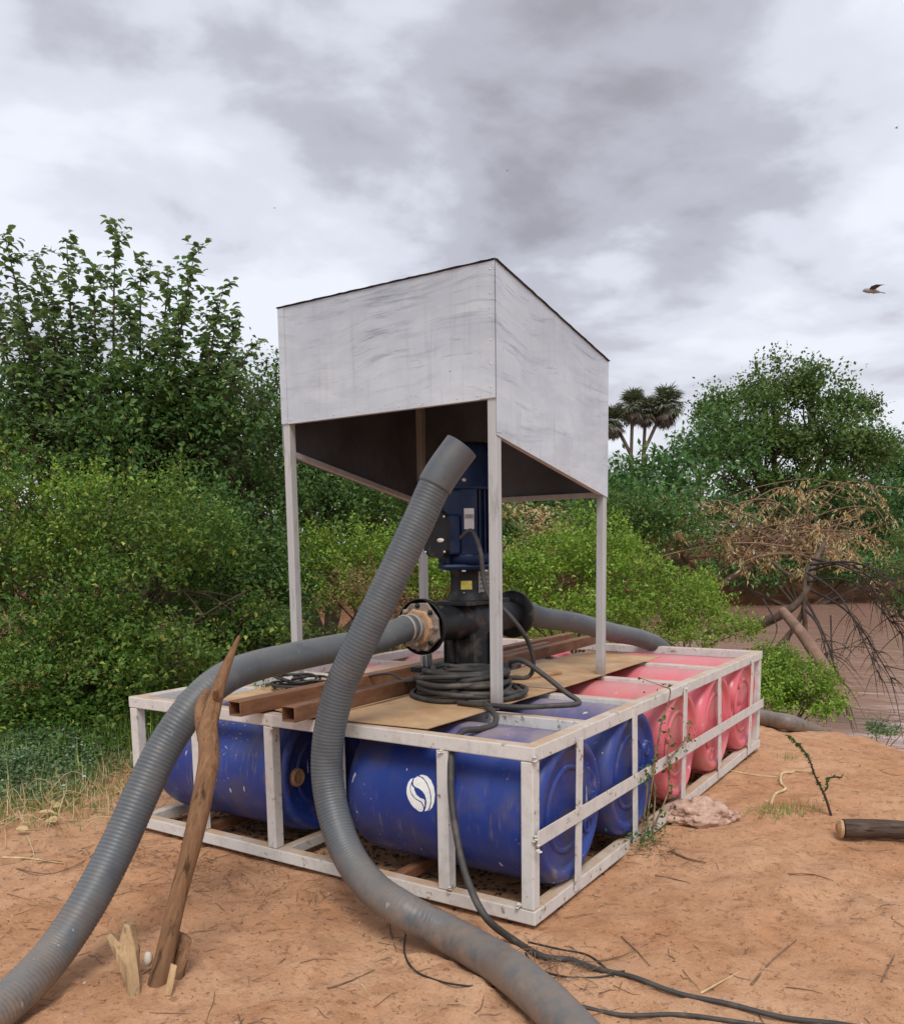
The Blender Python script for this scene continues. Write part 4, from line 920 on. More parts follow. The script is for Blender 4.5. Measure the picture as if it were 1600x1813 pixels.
def lobe_leaves(lobes, n, twig=(.25, .5), per=9, size=(.03, .06), shell=.55, updir=.35, gap=1.0, jitter=.25, thr=-.28, puff=.42):
    """twigs start inside uneven lobes and carry leaves; returns pos, nrm, tan, size"""
    vol = np.array([(l[3]*l[4]*l[5])**(2/3)*(l[6] if len(l) > 6 else 1) for l in lobes]); vol /= vol.sum()
    nt = n//per; pick = RNG.choice(len(lobes), nt, p=vol); L = np.array([l[:6] for l in lobes])[pick]
    d = unit(nt); d[:, 2] = np.where(d[:, 2] < -.3, -d[:, 2]*.5, d[:, 2])
    lump_ = np.array([1+.22*mnoise.noise(Vector((float(a[0])*2.3+float(b[0]), float(a[1])*2.3+float(b[1]), float(a[2])*2.3))) + .13*mnoise.noise(Vector((float(a[0])*6+float(b[0]), float(a[1])*6, float(a[2])*6))) for a, b in zip(d, L)])
    rr = (shell+(1-shell)*RNG.random(nt)**.6)*lump_
    c = L[:, :3] + d*L[:, 3:6]*rr[:, None]
    if gap > 0:
        fq = 1.5/max(.45, float(np.mean(L[:, 3])))
        nv = np.array([mnoise.noise(Vector((float(p[0])*fq, float(p[1])*fq, float(p[2])*fq*1.2))) + .5*mnoise.noise(Vector((float(p[0])*fq*2.3+7, float(p[1])*fq*2.3, float(p[2])*fq*2.3))) for p in c])
        keep = nv > (thr+gap*.3*RNG.random(nt)); c, d, L = c[keep], d[keep], L[keep]; nt = len(c)
        c = c + d*L[:, 3:6]*np.clip(nv[keep], -.3, .6)[:, None]*puff
    td = d*.8 + RNG.normal(size=(nt, 3))*.5 + np.array([0, 0, updir]); td /= np.linalg.norm(td, axis=1, keepdims=True)
    tl = RNG.uniform(*twig, nt)
    k = np.tile(np.linspace(.05, 1, per), (nt, 1))
    pos = (c-td*tl[:, None]*.5)[:, None, :] + td[:, None, :]*(tl[:, None]*k)[:, :, None] + RNG.normal(size=(nt, per, 3))*(tl.mean()*jitter*.25)
    pos[..., 2] -= (.10*tl[:, None]*k**2)
    tan = td[:, None, :]*.45 + RNG.normal(size=(nt, per, 3))*.75
    pos = pos.reshape(-1, 3); tan = tan.reshape(-1, 3)
    nrm = np.array([0, 0, 1.0])+RNG.normal(size=pos.shape)*.55 + np.repeat(d, per, 0)*.35
    sz = size[0]+(size[1]-size[0])*RNG.random(len(pos))**1.4*1.25
    return pos, nrm, tan, sz
def stems(mb, base, lobes, r0, n_side=5, seed=0, wob=.12):
    rr = random.Random(seed); base = Vector([float(q) for q in base])
    for l in lobes:
        c = Vector(l[:3]); mid = base.lerp(c, .5)+Vector((rr.uniform(-wob, wob), rr.uniform(-wob, wob), rr.uniform(0, wob)))*2
        P = spline([base, mid, c], 6); mb.tube(P, [r0*(1-.7*i/len(P)) for i in range(len(P))], 7)
        for k in range(n_side):
            d = Vector((rr.gauss(0, 1), rr.gauss(0, 1), rr.gauss(.5, .8))).normalized(); e = c + Vector((d.x*l[3], d.y*l[4], d.z*l[5]))*.9
            s0 = P[int(len(P)*rr.uniform(.5, .95))]; P2 = spline([s0, s0.lerp(e, .5)+Vector((rr.uniform(-wob, wob), rr.uniform(-wob, wob), wob*.5)), e], 4)
            mb.tube(P2, [r0*.34*(1-.8*i/len(P2)) for i in range(len(P2))], 5)
def bush(name, label, cat, lobes, n, mat, size, twig=(.2, .45), per=9, shell=.55, asp=.6, form='leaf', r0=.03, group=None, bark=BARKM, base=None, side=5, updir=.35, extra=None, seed=1, gap=1.0, thr=-.28, puff=.42):
    cx = sum(l[0] for l in lobes)/len(lobes); cy = sum(l[1] for l in lobes)/len(lobes)
    b = base if base is not None else (cx, cy, gz(cx, cy)-.05)
    root = tag(empty(name, b), label, cat, group)
    mb = MB(); stems(mb, b, lobes, r0, side, seed); mb.build('trunk', bark, root)
    p_, n_, t__, s_ = lobe_leaves(lobes, n, twig, per, size, shell, updir, gap=gap, thr=thr, puff=puff)
    leaf_mesh('crown', p_, n_, t__, s_, asp, mat, root, form=form)
    if extra:
        for (nm, l2, n2, m2_, sz2) in extra:
            p_, n_, t__, s_ = lobe_leaves(l2, n2, twig, per, sz2, .8, updir); leaf_mesh(nm, p_, n_, t__, s_, asp, m2_, root, form=form)
    return root
def lb(px, py, d, rx, ry, rz, wgt=1.0): return (*spot(px, py, d), rx, ry, rz, wgt)

# vine-smothered shrubs on the left
bush('vine_covered_shrub', 'big dark shrub smothered in small-leaved vines and yellow flecks at the far left', 'shrub',
     [lb(-60, 990, 7.4, .95, .9, .75), lb(90, 960, 7.4, .85, .85, .65), lb(210, 965, 7.2, .75, .8, .62), lb(300, 1040, 7.1, .62, .7, .60), lb(360, 1090, 7.0, .42, .55, .55), lb(60, 1130, 6.9, .95, .6, .6, 1.1), lb(230, 1140, 6.9, .85, .55, .55, 1.1), lb(-40, 1190, 6.7, .8, .5, .45), lb(130, 1200, 6.6, .8, .45, .4), lb(310, 1180, 6.8, .6, .4, .4)], 98000, L_VINE, (.018, .052), (.14, .45), 10, .70, r0=.035, seed=3, thr=-.13, puff=.75, side=12, extra=[('dead_leaves', [lb(150, 1130, 6.5, .5, .4, .35), lb(20, 930, 6.9, .4, .4, .3), lb(130, 1060, 6.6, .25, .3, .35), lb(220, 860, 7.0, .3, .3, .2)], 900, L_BROWN, (.02, .045)), ('toplit_leaves', [lb(60, 880, 7.2, .5, .5, .25), lb(190, 870, 7.0, .45, .45, .2), lb(300, 950, 6.9, .3, .3, .2), lb(110, 980, 6.6, .22, .3, .4)], 5000, L_BRIGHT, (.02, .045))])  # bright leaves along the crest paint in its top-lit edges
bush('green_climber_mound', 'mid green leafy climber mound between the vine shrub and the frame', 'shrub',
     [lb(400, 1120, 8.0, .5, .5, .45), lb(480, 1130, 8.2, .5, .5, .35), lb(395, 1030, 8.3, .5, .6, .55), lb(440, 980, 8.8, .55, .6, .55), lb(350, 960, 8.6, .6, .6, .5), lb(470, 1060, 8.6, .45, .5, .42)], 30000, L_DARK, (.028, .06), (.2, .42), 9, .65, seed=5)
bush('bright_green_bush', 'bright lime green bush seen between the front canopy leg and the ribbed hose', 'bush',
     [lb(545, 1005, 9.3, .55, .6, .40), lb(625, 990, 9.6, .65, .6, .42), lb(700, 1015, 9.8, .6, .6, .42), lb(590, 1060, 9.0, .6, .5, .32), lb(760, 1050, 9.8, .5, .5, .45)], 26000, L_BRIGHT, (.022, .05), (.16, .36), 9, .7, r0=.02, seed=6)
bush('dry_thorn_bush', 'brown dry thorny bush partly hidden behind the ribbed hose', 'bush',
     [lb(650, 1050, 8.4, .38, .4, .36), lb(700, 1080, 8.4, .3, .3, .28)], 3200, L_BROWN, (.02, .04), (.2, .42), 8, .5, r0=.014, side=26, bark=TWIGM, seed=8)
bush('leafy_dark_tree', 'dense dark green tree behind the front canopy leg', 'tree',
     [lb(400, 760, 11, .95, .9, .75), lb(470, 730, 11.5, .8, .9, .75), lb(560, 800, 11.8, 1.1, 1.0, .9), lb(660, 830, 12, 1.1, 1.0, .85), lb(420, 880, 10.6, .9, .8, .8), lb(540, 900, 11.2, 1.0, .9, .75), lb(690, 920, 11.8, .95, .9, .7), lb(780, 880, 12.2, 1.0, .9, .75)], 52000, L_DARK, (.035, .075), (.25, .55), 9, .55, r0=.07, side=8, seed=9)
bush('shaded_left_tree', 'shadowy mid-height tree filling the gap above the vine shrub', 'tree',
     [lb(-40, 800, 9.6, 1.1, .9, .85), lb(110, 780, 9.4, 1.0, .9, .85), lb(250, 790, 9.4, .95, .9, .85), lb(340, 800, 9.6, .8, .8, .8), lb(40, 700, 9.8, .9, .8, .6), lb(270, 880, 9.0, .7, .7, .6)], 30000, L_DARK, (.04, .085), (.25, .5), 9, .5, r0=.06, side=7, seed=10)

# broad-leaved tall tree, upright shoots against the sky
tb = spot(215, 1120, 9.4); tb[2] = gz(tb[0], tb[1])
tall = tag(empty('broad_leaved_tree', tb), 'tall tree with upright shoots and large leaves against the sky at left', 'tree')
mb = MB(); rr = random.Random(21); lp, lt, ln_, lz = [], [], [], []
shoots = [(205, 396, 9.4), (118, 428, 9.3), (165, 470, 9.6), (346, 436, 9.3), (395, 508, 9.2), (300, 480, 9.6), (62, 462, 9.5), (250, 452, 9.7), (8, 415, 9.0), (-40, 480, 9.3), (446, 612, 9.1), (425, 560, 9.5), (370, 560, 9.7), (20, 540, 9.6), (90, 520, 9.1), (230, 540, 9.2), (320, 560, 9.1), (150, 560, 9.7), (275, 600, 9.4), (410, 640, 9.4), (60, 590, 9.6), (345, 650, 9.2), (200, 640, 9.2), (475, 700, 9.4), (120, 660, 9.3)]
for (px, py, d) in shoots:
    tip = Vector(spot(px, py, d)); b0 = Vector(tb)+Vector((0, 0, .3))
    fork = b0.lerp(tip, .42)+Vector((rr.uniform(-.12, .12), rr.uniform(-.12, .12), -.1)); fork.z = b0.z+(tip.z-b0.z)*.38
    r_s = rr.uniform(.24, .40); P = spline([b0, fork, fork.lerp(tip, .55)+Vector((rr.uniform(-.08, .08), rr.uniform(-.08, .08), 0)), tip], 10)
    mb.tube(P, [.040*(1-i/len(P))**1.3+.003 for i in range(len(P))], 6)
    m_ = len(P)
    def put(p, d_, s):
        lp.append(tuple(p)); lt.append(tuple(d_)); ln_.append((rr.gauss(0, .4), rr.gauss(0, .4), 1.0)); lz.append(s)
    for i in range(int(m_*.36), m_):
        f = i/m_; p = P[i]
        for _ in range(3):
            a = rr.uniform(0, 6.28); d_ = Vector((math.cos(a), math.sin(a), rr.uniform(-.5, .6)))
            put(p, d_, rr.uniform(.07, .125)*(1.1-.3*f))
        for _ in range(3 if f < .9 else 1):
            a = rr.uniform(0, 6.28); sd = Vector((math.cos(a), math.sin(a), rr.uniform(.2, 1.2))).normalized(); ll = rr.uniform(.25, .62)*(1.15-.85*f)
            p0_ = p.lerp(P[min(i+1, m_-1)], rr.random())
            q = [p0_ + sd*ll*t4 + Vector((0, 0, -.05*t4*t4)) for t4 in (0, .33, .66, 1)]
            mb.tube(q, [.005, .004, .003, .0015], 4, caps=False)
            for k in range(int(ll/.036)):
                t4 = (k+1)/(ll/.036); pp = p0_+sd*ll*t4; a = rr.uniform(0, 6.28)
                put(pp, sd*.35+Vector((math.cos(a), math.sin(a), rr.uniform(-.7, .4))), rr.uniform(.065, .115))
mb.build('trunk', BARKM, tall)
leaf_mesh('crown', np.array(lp), np.array(ln_), np.array(lt), np.array(lz), .72, L_BROAD, tall, .3, 'broad')
# bare wispy branch tips by the canopy
tw = tag(empty('bare_twiggy_shrub', spot(478, 1000, 12.4)), 'leafless wispy twigs rising beside the canopy edge', 'shrub'); mb = MB(); rr = random.Random(5)
b0 = Vector(spot(500, 960, 12.4)); 
for k in range(16):
    e = Vector(spot(470+rr.uniform(-30, 60), 650+rr.uniform(-10, 110), 12.4+rr.uniform(-.3, .3))); P = spline([b0, b0.lerp(e, .5)+Vector((rr.uniform(-.2, .2), 0, .1)), e], 6)
    mb.tube(P, [.010*(1-.85*i/len(P)) for i in range(len(P))], 4)
    for _ in range(4):
        s0 = P[rr.randint(8, 11)]; mb.tube([s0, s0+Vector((rr.uniform(-.15, .15), rr.uniform(-.15, .15), rr.uniform(.0, .22)))], [.004, .0015], 3, caps=False)
mb.build('stem', TWIGM, tw)

# bushes behind the pump and to the right of it
bush('bright_creeper_bush', 'bright green bush behind the rear canopy leg', 'bush',
     [lb(905, 1010, 9.6, .5, .5, .36), lb(985, 1020, 9.4, .55, .5, .42), lb(1050, 985, 9.4, .5, .55, .48), lb(1110, 1020, 9.2, .45, .5, .42), lb(1000, 1090, 9.0, .7, .5, .35), lb(1120, 1090, 9.0, .5, .45, .32), lb(900, 1080, 9.2, .5, .5, .35)], 36000, L_BRIGHT, (.022, .05), (.16, .36), 9, .72, r0=.02, seed=12)
bush('dark_shrub', 'dark green shrub just right of the rear canopy leg', 'shrub',
     [lb(1120, 930, 11, .6, .6, .45), lb(1180, 960, 11, .6, .6, .42), lb(1080, 920, 11.5, .5, .5, .42)], 14000, L_DARK, (.03, .06), (.2, .4), 9, .6, seed=13)
bush('low_feathery_bush', 'low feathery green bush spilling behind the far frame corner', 'bush',
     [lb(1200, 1080, 9.4, .5, .5, .36), lb(1255, 1120, 9.0, .5, .45, .26), lb(1170, 1130, 8.8, .5, .4, .22), lb(1240, 1050, 10, .4, .4, .28)], 17000, L_BRIGHT, (.02, .045), (.14, .3), 9, .65, r0=.015, seed=14)
bush('grassy_bank_bush', 'dense bright green weedy clump on the river edge beyond the frame corner', 'bush',
     [lb(1385, 1205, 8.0, .30, .40, .20), lb(1440, 1225, 7.7, .28, .35, .20), lb(1360, 1180, 8.3, .30, .4, .18), lb(1410, 1255, 7.5, .34, .25, .13), lb(1460, 1250, 7.5, .20, .25, .13), lb(1350, 1235, 7.7, .25, .3, .18)], 24000, L_BRIGHT, (.018, .04), (.10, .24), 9, .55, r0=.008, updir=.7, seed=15)
bush('pale_weed', 'small pale leafed weed on the bank edge at the right border', 'weed',
     [lb(1575, 1295, 6.9, .13, .15, .05), lb(1550, 1290, 7.0, .07, .08, .05), lb(1556, 1272, 7.0, .03, .03, .09)], 900, L_BLUEGREEN, (.015, .03), (.06, .14), 8, .5, r0=.004, seed=16)

# far bank
bush('feathery_far_thicket', 'feathery dark green thicket sloping up across the river, under the palms', 'thicket',
     [lb(1080, 880, 27, 1.8, 2, 1.0), lb(1150, 875, 27, 1.6, 2, 1.05), lb(1215, 845, 28, 1.3, 1.8, 1.25), lb(1270, 815, 28.5, 1.3, 1.8, 1.5), lb(1110, 920, 25, 2.0, 1.8, .8), lb(1200, 925, 25, 2.2, 1.8, .8), lb(1000, 900, 26, 2.2, 2, .9), lb(930, 890, 26, 2.0, 2, .9), lb(960, 940, 22, 1.8, 1.4, .6), lb(1060, 950, 22, 1.8, 1.4, .6), lb(880, 930, 22, 1.8, 1.4, .7)], 26000, L_FEATHER, (.12, .26), (.5, 1.3), 10, .72, .45, 'quad', .06, seed=17)
bush('rounded_river_tree', 'large rounded green tree on the far bank in front of the grey sky', 'tree',
     [lb(1300, 740, 31, 1.6, 1.6, 1.5), lb(1370, 700, 32, 1.5, 1.5, 1.3), lb(1440, 700, 32, 1.5, 1.5, 1.3), lb(1490, 730, 32, 1.2, 1.4, 1.1), lb(1340, 800, 31, 2.1, 1.8, 1.4), lb(1440, 800, 31, 2.2, 1.8, 1.5), lb(1520, 810, 31, 1.3, 1.4, 1.0), lb(1270, 800, 30.5, 1.3, 1.4, 1.2), lb(1380, 860, 30.5, 2.4, 1.6, .8)], 52000, L_FAR, (.08, .165), (.5, 1.1), 9, .45, .7, 'quad', .16, base=spot(1390, 950, 31), side=9, seed=18)
bush('far_bank_hedge', 'dark green hedge on the far bank at the right border', 'hedge',
     [lb(1560, 850, 36, 2.2, 2, 1.7), lb(1640, 840, 37, 2.4, 2, 1.9), lb(1740, 840, 40, 3, 2.5, 2.2), lb(1530, 900, 34, 2.2, 1.6, 1.1), lb(1620, 920, 34, 2.2, 1.6, 1.0), lb(1450, 910, 32, 2.4, 1.5, .9), lb(1340, 910, 31, 2.4, 1.5, .8), lb(1350, 948, 31, 2.0, 1.2, .45), lb(1440, 945, 32, 2.0, 1.2, .5), lb(1520, 948, 33, 2.0, 1.2, .5), lb(1600, 952, 33, 2.0, 1.2, .5)], 38000, L_FEATHER, (.14, .28), (.6, 1.2), 9, .65, .5, 'quad', .12, seed=19)
bush('back_treeline_tree', 'distant dark tree mass behind the canopy legs', 'tree',
     [lb(640, 900, 24, 2.4, 2, 1.6), lb(760, 890, 24, 2.4, 2, 1.4), lb(860, 890, 25, 2.2, 2, 1.2), lb(540, 870, 22, 2.4, 2, 1.8), lb(640, 960, 20, 2.2, 1.6, 1.0), lb(780, 960, 20, 2.2, 1.6, 1.0), lb(880, 950, 21, 1.6, 1.4, .8)], 22000, L_DARK, (.12, .25), (.5, 1.0), 8, .6, .6, 'quad', .12, seed=20)
bush('left_far_tree', 'dark tree mass beyond the far left shrubs', 'tree',
     [lb(-150, 800, 14, 1.8, 1.6, 1.6), lb(60, 860, 13, 1.8, 1.4, 1.3), lb(240, 850, 13, 1.6, 1.4, 1.2), lb(400, 900, 13.5, 1.5, 1.3, 1.2), lb(40, 1045, 10.5, 1.5, .8, .75), lb(200, 1050, 10.2, 1.4, .8, .7), lb(-120, 1050, 10.5, 1.4, .8, .75), lb(330, 1055, 10.2, 1.2, .8, .6), lb(-100, 980, 13, 2, 1.4, 1.1), lb(150, 1000, 12.5, 2, 1.4, 1.0), lb(380, 1010, 13, 2, 1.4, 1.0), lb(560, 1010, 13.5, 1.5, 1.2, .9)], 46000, L_DARK, (.05, .11), (.4, .8), 8, .55, .6, 'quad', .09, seed=22, gap=0)
bush('overhanging_right_bush', 'green feathery branch reaching in over the water from the right border', 'bush',
     [lb(1600, 1010, 9.0, .32, .3, .16), lb(1640, 1060, 8.8, .35, .3, .22), lb(1590, 1075, 9.0, .20, .2, .10), lb(1620, 960, 9.4, .25, .25, .10)], 6500, L_FAR, (.02, .045), (.14, .3), 9, .4, .4, base=spot(1700, 1120, 8.8), seed=23)
bush('drying_tan_scrub', 'sparse scrub of dry tan leaves seen through the canopy legs', 'scrub',
     [lb(930, 910, 15, .7, .5, .22), lb(990, 940, 14.5, .7, .5, .25), lb(940, 985, 13.5, .6, .5, .22)], 1500, L_TAN, (.05, .10), (.3, .6), 7, .4, .35, r0=.015, side=20, bark=TWIGM, seed=24)

bush('distant_treeline', 'hazy dark treeline far beyond the river trees', 'treeline', [lb(px, 905, 62, 5, 3, 2.6) for px in (1000, 1130, 1260, 1390, 1520, 1650, 1780)], 16000, L_FEATHER, (.3, .55), (.8, 1.6), 8, .65, .5, 'quad', .2, base=spot(1390, 980, 62), seed=41)
bush('bank_scrub', 'dark low scrub hanging over the red river bank behind the dead tree', 'scrub', [lb(px, py, 29.5+.004*(px-1250), 1.6, .9, .42) for px, py in ((1180, 985), (1225, 1020), (1250, 1000), (1300, 1030), (1320, 985), (1370, 1012), (1390, 1000), (1460, 985), (1500, 1025), (1530, 1000), (1600, 990), (1640, 1020), (1680, 985))], 17000, L_FEATHER, (.10, .2), (.4, .9), 8, .5, .5, 'quad', .06, seed=43)
# doum palms on the horizon
def palm(label, base, heads, seed, fpx):
    rr = random.Random(seed); root = tag(empty('doum_palm', base), label, 'palm', 'forked palms on the far bank')
    b = Vector([float(q) for q in base]); fk = Vector(spot(*heads[0][:2], heads[0][2])).lerp(Vector(spot(*heads[1][:2], heads[1][2])), .5); fork = Vector(spot(fpx[0], fpx[1], heads[0][2]))
    mb = MB(); mb.tube(spline([b, b.lerp(fork, .5), fork], 5), .13, 8)
    hs = []
    for (px, py, d, r_) in heads:
        h = Vector(spot(px, py, d)); hs.append((h, r_)); mid = fork.lerp(h, .5)+Vector((0, 0, .06)); mb.tube(spline([fork, mid, h], 6), .095, 8)
    mb.build('trunk', BARKM, root)
    for h, r_ in hs:
        for nm, mt, n, el in (('crown', L_PALM, 150, (-.5, 1.3)), ('dead_skirt', L_DEADPALM, 120, (-1.5, -.6))):
            pos, nr, tn, sz = [], [], [], []
            for _ in range(n):
                a = rr.uniform(0, 6.28); e = rr.uniform(*el); d_ = Vector((math.cos(a)*math.cos(e), math.sin(a)*math.cos(e), math.sin(e)))
                c = h + d_*r_*rr.uniform(.15, .68); s1 = d_.cross(Vector((0, 0, 1))).normalized(); u1 = s1.cross(d_)
                for q in range(9):
                    g = -1.1+2.2*q/8; dd = d_*math.cos(g)+s1*math.sin(g)+u1*rr.uniform(-.15, .15)
                    pos.append(tuple(c)); nr.append(tuple(u1)); tn.append(tuple(dd+Vector((0, 0, -.28)))); sz.append(r_*rr.uniform(.28, .52))
            leaf_mesh(nm, np.array(pos), np.array(nr), np.array(tn), np.array(sz), .13, mt, root, form='blade')
palm('doum palm whose left head is cut by the canopy edge', spot(1118, 880, 45), [(1084, 745, 45, 1.0), (1120, 718, 45, 1.05)], 31, (1117, 806))
palm('doum palm with the fuller spreading right head', spot(1140, 880, 46), [(1143, 727, 46, .95), (1178, 718, 46, 1.25)], 32, (1139, 802))

# ------------------------------------------------------------------ fallen dead tree over the river
dt = tag(empty('fallen_dead_tree', spot(1470, 1215, 8.0)), 'fallen dead tree with dry tan leaves drooping over the river', 'tree')
rr = random.Random(77)
mb = MB(); P = spline([spot(1485, 1235, 8.0), spot(1466, 1195, 8.1), spot(1425, 1130, 8.5), spot(1385, 1082, 9.0)], 8); mb.tube(P, [.075-.028*i/len(P) for i in range(len(P))], 10)
mb.build('broken_trunk', PALEBARK, dt)
mb = MB()
def limb(pts, r0, r1, n=6): 
    P = spline(pts, 6); mb.tube(P, [r0+(r1-r0)*i/(len(P)-1) for i in range(len(P))], n); return P
limbs = [limb([spot(1330, 1115, 10.3), spot(1390, 1085, 10), spot(1425, 1050, 10), spot(1440, 1000, 10.2), spot(1460, 960, 10.5)], .055, .022),
         limb([spot(1375, 1150, 10), spot(1420, 1085, 10), spot(1428, 1000, 10.2)], .04, .02), limb([spot(1245, 1120, 10.6), spot(1300, 1115, 10.4), spot(1380, 1088, 10.1)], .03, .04),
         limb([spot(1280, 1030, 11.5), spot(1225, 1000, 11.5), spot(1200, 980, 11.5)], .045, .02), limb([spot(1275, 1035, 11.5), spot(1330, 1000, 11.4), spot(1365, 970, 11.6), spot(1400, 945, 11.8), spot(1440, 930, 12)], .045, .018),
         limb([spot(1425, 1120, 9.9), spot(1424, 1040, 10), spot(1432, 1000, 10.1)], .03, .02), limb([spot(1400, 1020, 10.4), spot(1385, 1010, 10.6), spot(1355, 985, 10.8)], .03, .015)]
mb.build('limb', BARKM, dt)
mb = MB(); dark = []
bases = [(1430, 1030), (1432, 1010), (1436, 1045), (1440, 990), (1428, 1065), (1430, 1015), (1434, 1000), (1426, 1080)]
ends = [(1600, 1130), (1590, 1075), (1585, 1215), (1620, 1160), (1500, 1260), (1560, 1205), (1640, 1090), (1480, 1240)]
for k, ((bx, by), (ex, ey)) in enumerate(zip(bases, ends)):
    d0, d1 = 10-.05*k, 9.0-.12*k; b_, e_ = Vector(spot(bx, by, d0)), Vector(spot(ex, ey, d1)); mid = b_.lerp(e_, .5)+Vector((0, 0, rr.uniform(.12, .32)))
    P = limb([b_, mid, e_], .017, .004, 5); dark.append(P)
    for _ in range(20):
        i = rr.randint(6, len(P)-2); s0 = P[i]; d_ = (P[i+1]-P[i]).normalized(); dv = d_*rr.uniform(.2, 1)+Vector((rr.gauss(0, .5), rr.gauss(0, .5), rr.uniform(-.7, .25))); l_ = rr.uniform(.12, .5)
        P2 = spline([s0, s0+dv*l_*.5+Vector((0, 0, .03)), s0+dv*l_+Vector((0, 0, -.05))], 4); mb.tube(P2, [.006*(1-.8*j/len(P2)) for j in range(len(P2))], 4, caps=False)
        if rr.random() < .6:
            s1 = P2[5]; mb.tube([s1, s1+Vector((rr.uniform(-.12, .2), rr.uniform(-.15, .1), rr.uniform(-.15, .08)))], [.003, .001], 3, caps=False)
for (a, b, c) in (((1470, 1090), (1475, 1180), (1495, 1270)), ((1380, 1080), (1400, 1110), (1390, 1160)), ((1350, 1060), (1375, 1110), (1360, 1150)), ((1410, 1110), (1460, 1160), (1480, 1190))):
    limb([spot(*a, 9.2), spot(*b, 8.9), spot(*c, 8.5)], .010, .004, 5)
mb.build('dark_branch', DARKBARK, dt)
# arching twigs with hanging dry leaves
mb = MB(); lp, ln_, lt, lz = [], [], [], []
def dry_twig(P, dens, lo, hi, start=.15):
    m_ = len(P)
    for i in range(int(m_*start), m_):
        for _ in range(dens):
            if rr.random() < .75:
                lp.append(tuple(P[i]+Vector((rr.gauss(0, .02), rr.gauss(0, .02), rr.gauss(0, .02))))); a = rr.uniform(0, 6.28)
                lt.append((math.cos(a)*.5, math.sin(a)*.5, rr.uniform(-1.2, -.2))); ln_.append((rr.gauss(0, 1), rr.gauss(0, 1), rr.gauss(0, .4))); lz.append(rr.uniform(lo, hi))
hubs = [(1290, 1000, 11.5), (1330, 985, 11.5), (1380, 960, 11.7), (1430, 945, 11.9), (1230, 990, 11.6), (1360, 975, 11.6), (1440, 985, 11.2)]
for k in range(80):
    hx, hy, hd = hubs[k % len(hubs)]
    ex = rr.uniform(1140, 1560); ey = rr.uniform(862, 1000) if 1260 < ex < 1460 else rr.uniform(890, 1015)
    s0 = Vector(spot(hx+rr.uniform(-20, 20), hy+rr.uniform(-15, 10), hd)); e0 = Vector(spot(ex, ey, hd+rr.uniform(-.9, .9)))
    P = spline([s0, s0.lerp(e0, .5)+Vector((0, 0, rr.uniform(.0, .22))), e0, e0+Vector((rr.uniform(-.25, .35), rr.uniform(-.2, .2), rr.uniform(-.35, -.05)))], 9)
    mb.tube(P, [.012*(1-.85*i/len(P))+.002 for i in range(len(P))], 4); dry_twig(P, rr.choice((0, 0, 1, 1, 2, 3)), .045, .105, rr.uniform(.35, .7))
    for _ in range(3):
        s1 = P[rr.randint(8, len(P)-4)]; dv = Vector((rr.gauss(.1, .35), rr.gauss(0, .3), rr.gauss(-.05, .2))); P3 = spline([s1, s1+dv*.6+Vector((0, 0, .04)), s1+dv], 6); mb.tube(P3, [.004, .003, .003, .002, .002, .002, .002, .002, .002, .001, .001, .001, .001][:len(P3)], 3, caps=False); dry_twig(P3, rr.choice((0, 0, 1, 2)), .04, .09, .2)
for k in range(5):   # long arching wands to the right
    P = spline([spot(1390+8*k, 930, 11.6), spot(1430+20*k, 868-4*k+rr.uniform(-6, 6), 11.3), spot(1500+14*k, 868+rr.uniform(-8, 14), 11), spot(1560+10*k, 880+18*k, 10.8)], 14)
    mb.tube(P, [.009*(1-.8*i/len(P)) for i in range(len(P))], 4); dry_twig(P, 1, .04, .085, .45)
P = spline([spot(1290, 880, 12.5), spot(1350, 860, 12.4), spot(1430, 848, 12.3), spot(1500, 858, 12.2), spot(1570, 862, 12.0), spot(1610, 868, 11.9)], 12); mb.tube(P, .006, 4); dry_twig(P, 1, .04, .08, .6)
P = spline([spot(1505, 870, 11), spot(1515, 905, 10.9), spot(1530, 940, 10.8)], 8); mb.tube(P, .004, 4); dry_twig(P, 2, .03, .06, .2)
for k in range(14):  # leaf sprays left, near the creeper bush
    ex, ey = rr.uniform(1125, 1200), rr.uniform(870, 975); s0 = Vector(spot(1210, 985, 11.5)); e0 = Vector(spot(ex, ey, 11.3)); P = spline([s0, s0.lerp(e0, .5)+Vector((0, 0, .12)), e0], 8); mb.tube(P, [.008*(1-.8*i/len(P)) for i in range(len(P))], 4); dry_twig(P, 2, .045, .09, .5)
for k in range(26):  # lower sprays above the water
    ex, ey = rr.uniform(1400, 1560), rr.uniform(950, 1010); s0 = Vector(spot(1400+rr.uniform(-10, 60), 962, 11.4)); e0 = Vector(spot(ex, ey, 10.9)); P = spline([s0, s0.lerp(e0, .5)+Vector((0, 0, .10)), e0], 7); mb.tube(P, [.007*(1-.8*i/len(P)) for i in range(len(P))], 4); dry_twig(P, 1, .04, .08, .4)
mb.build('twigs', TWIGM, dt)
leaf_mesh('dry_leaves', np.array(lp), np.array(ln_), np.array(lt), np.array(lz), .26, L_TAN, dt, .3, 'leaf')

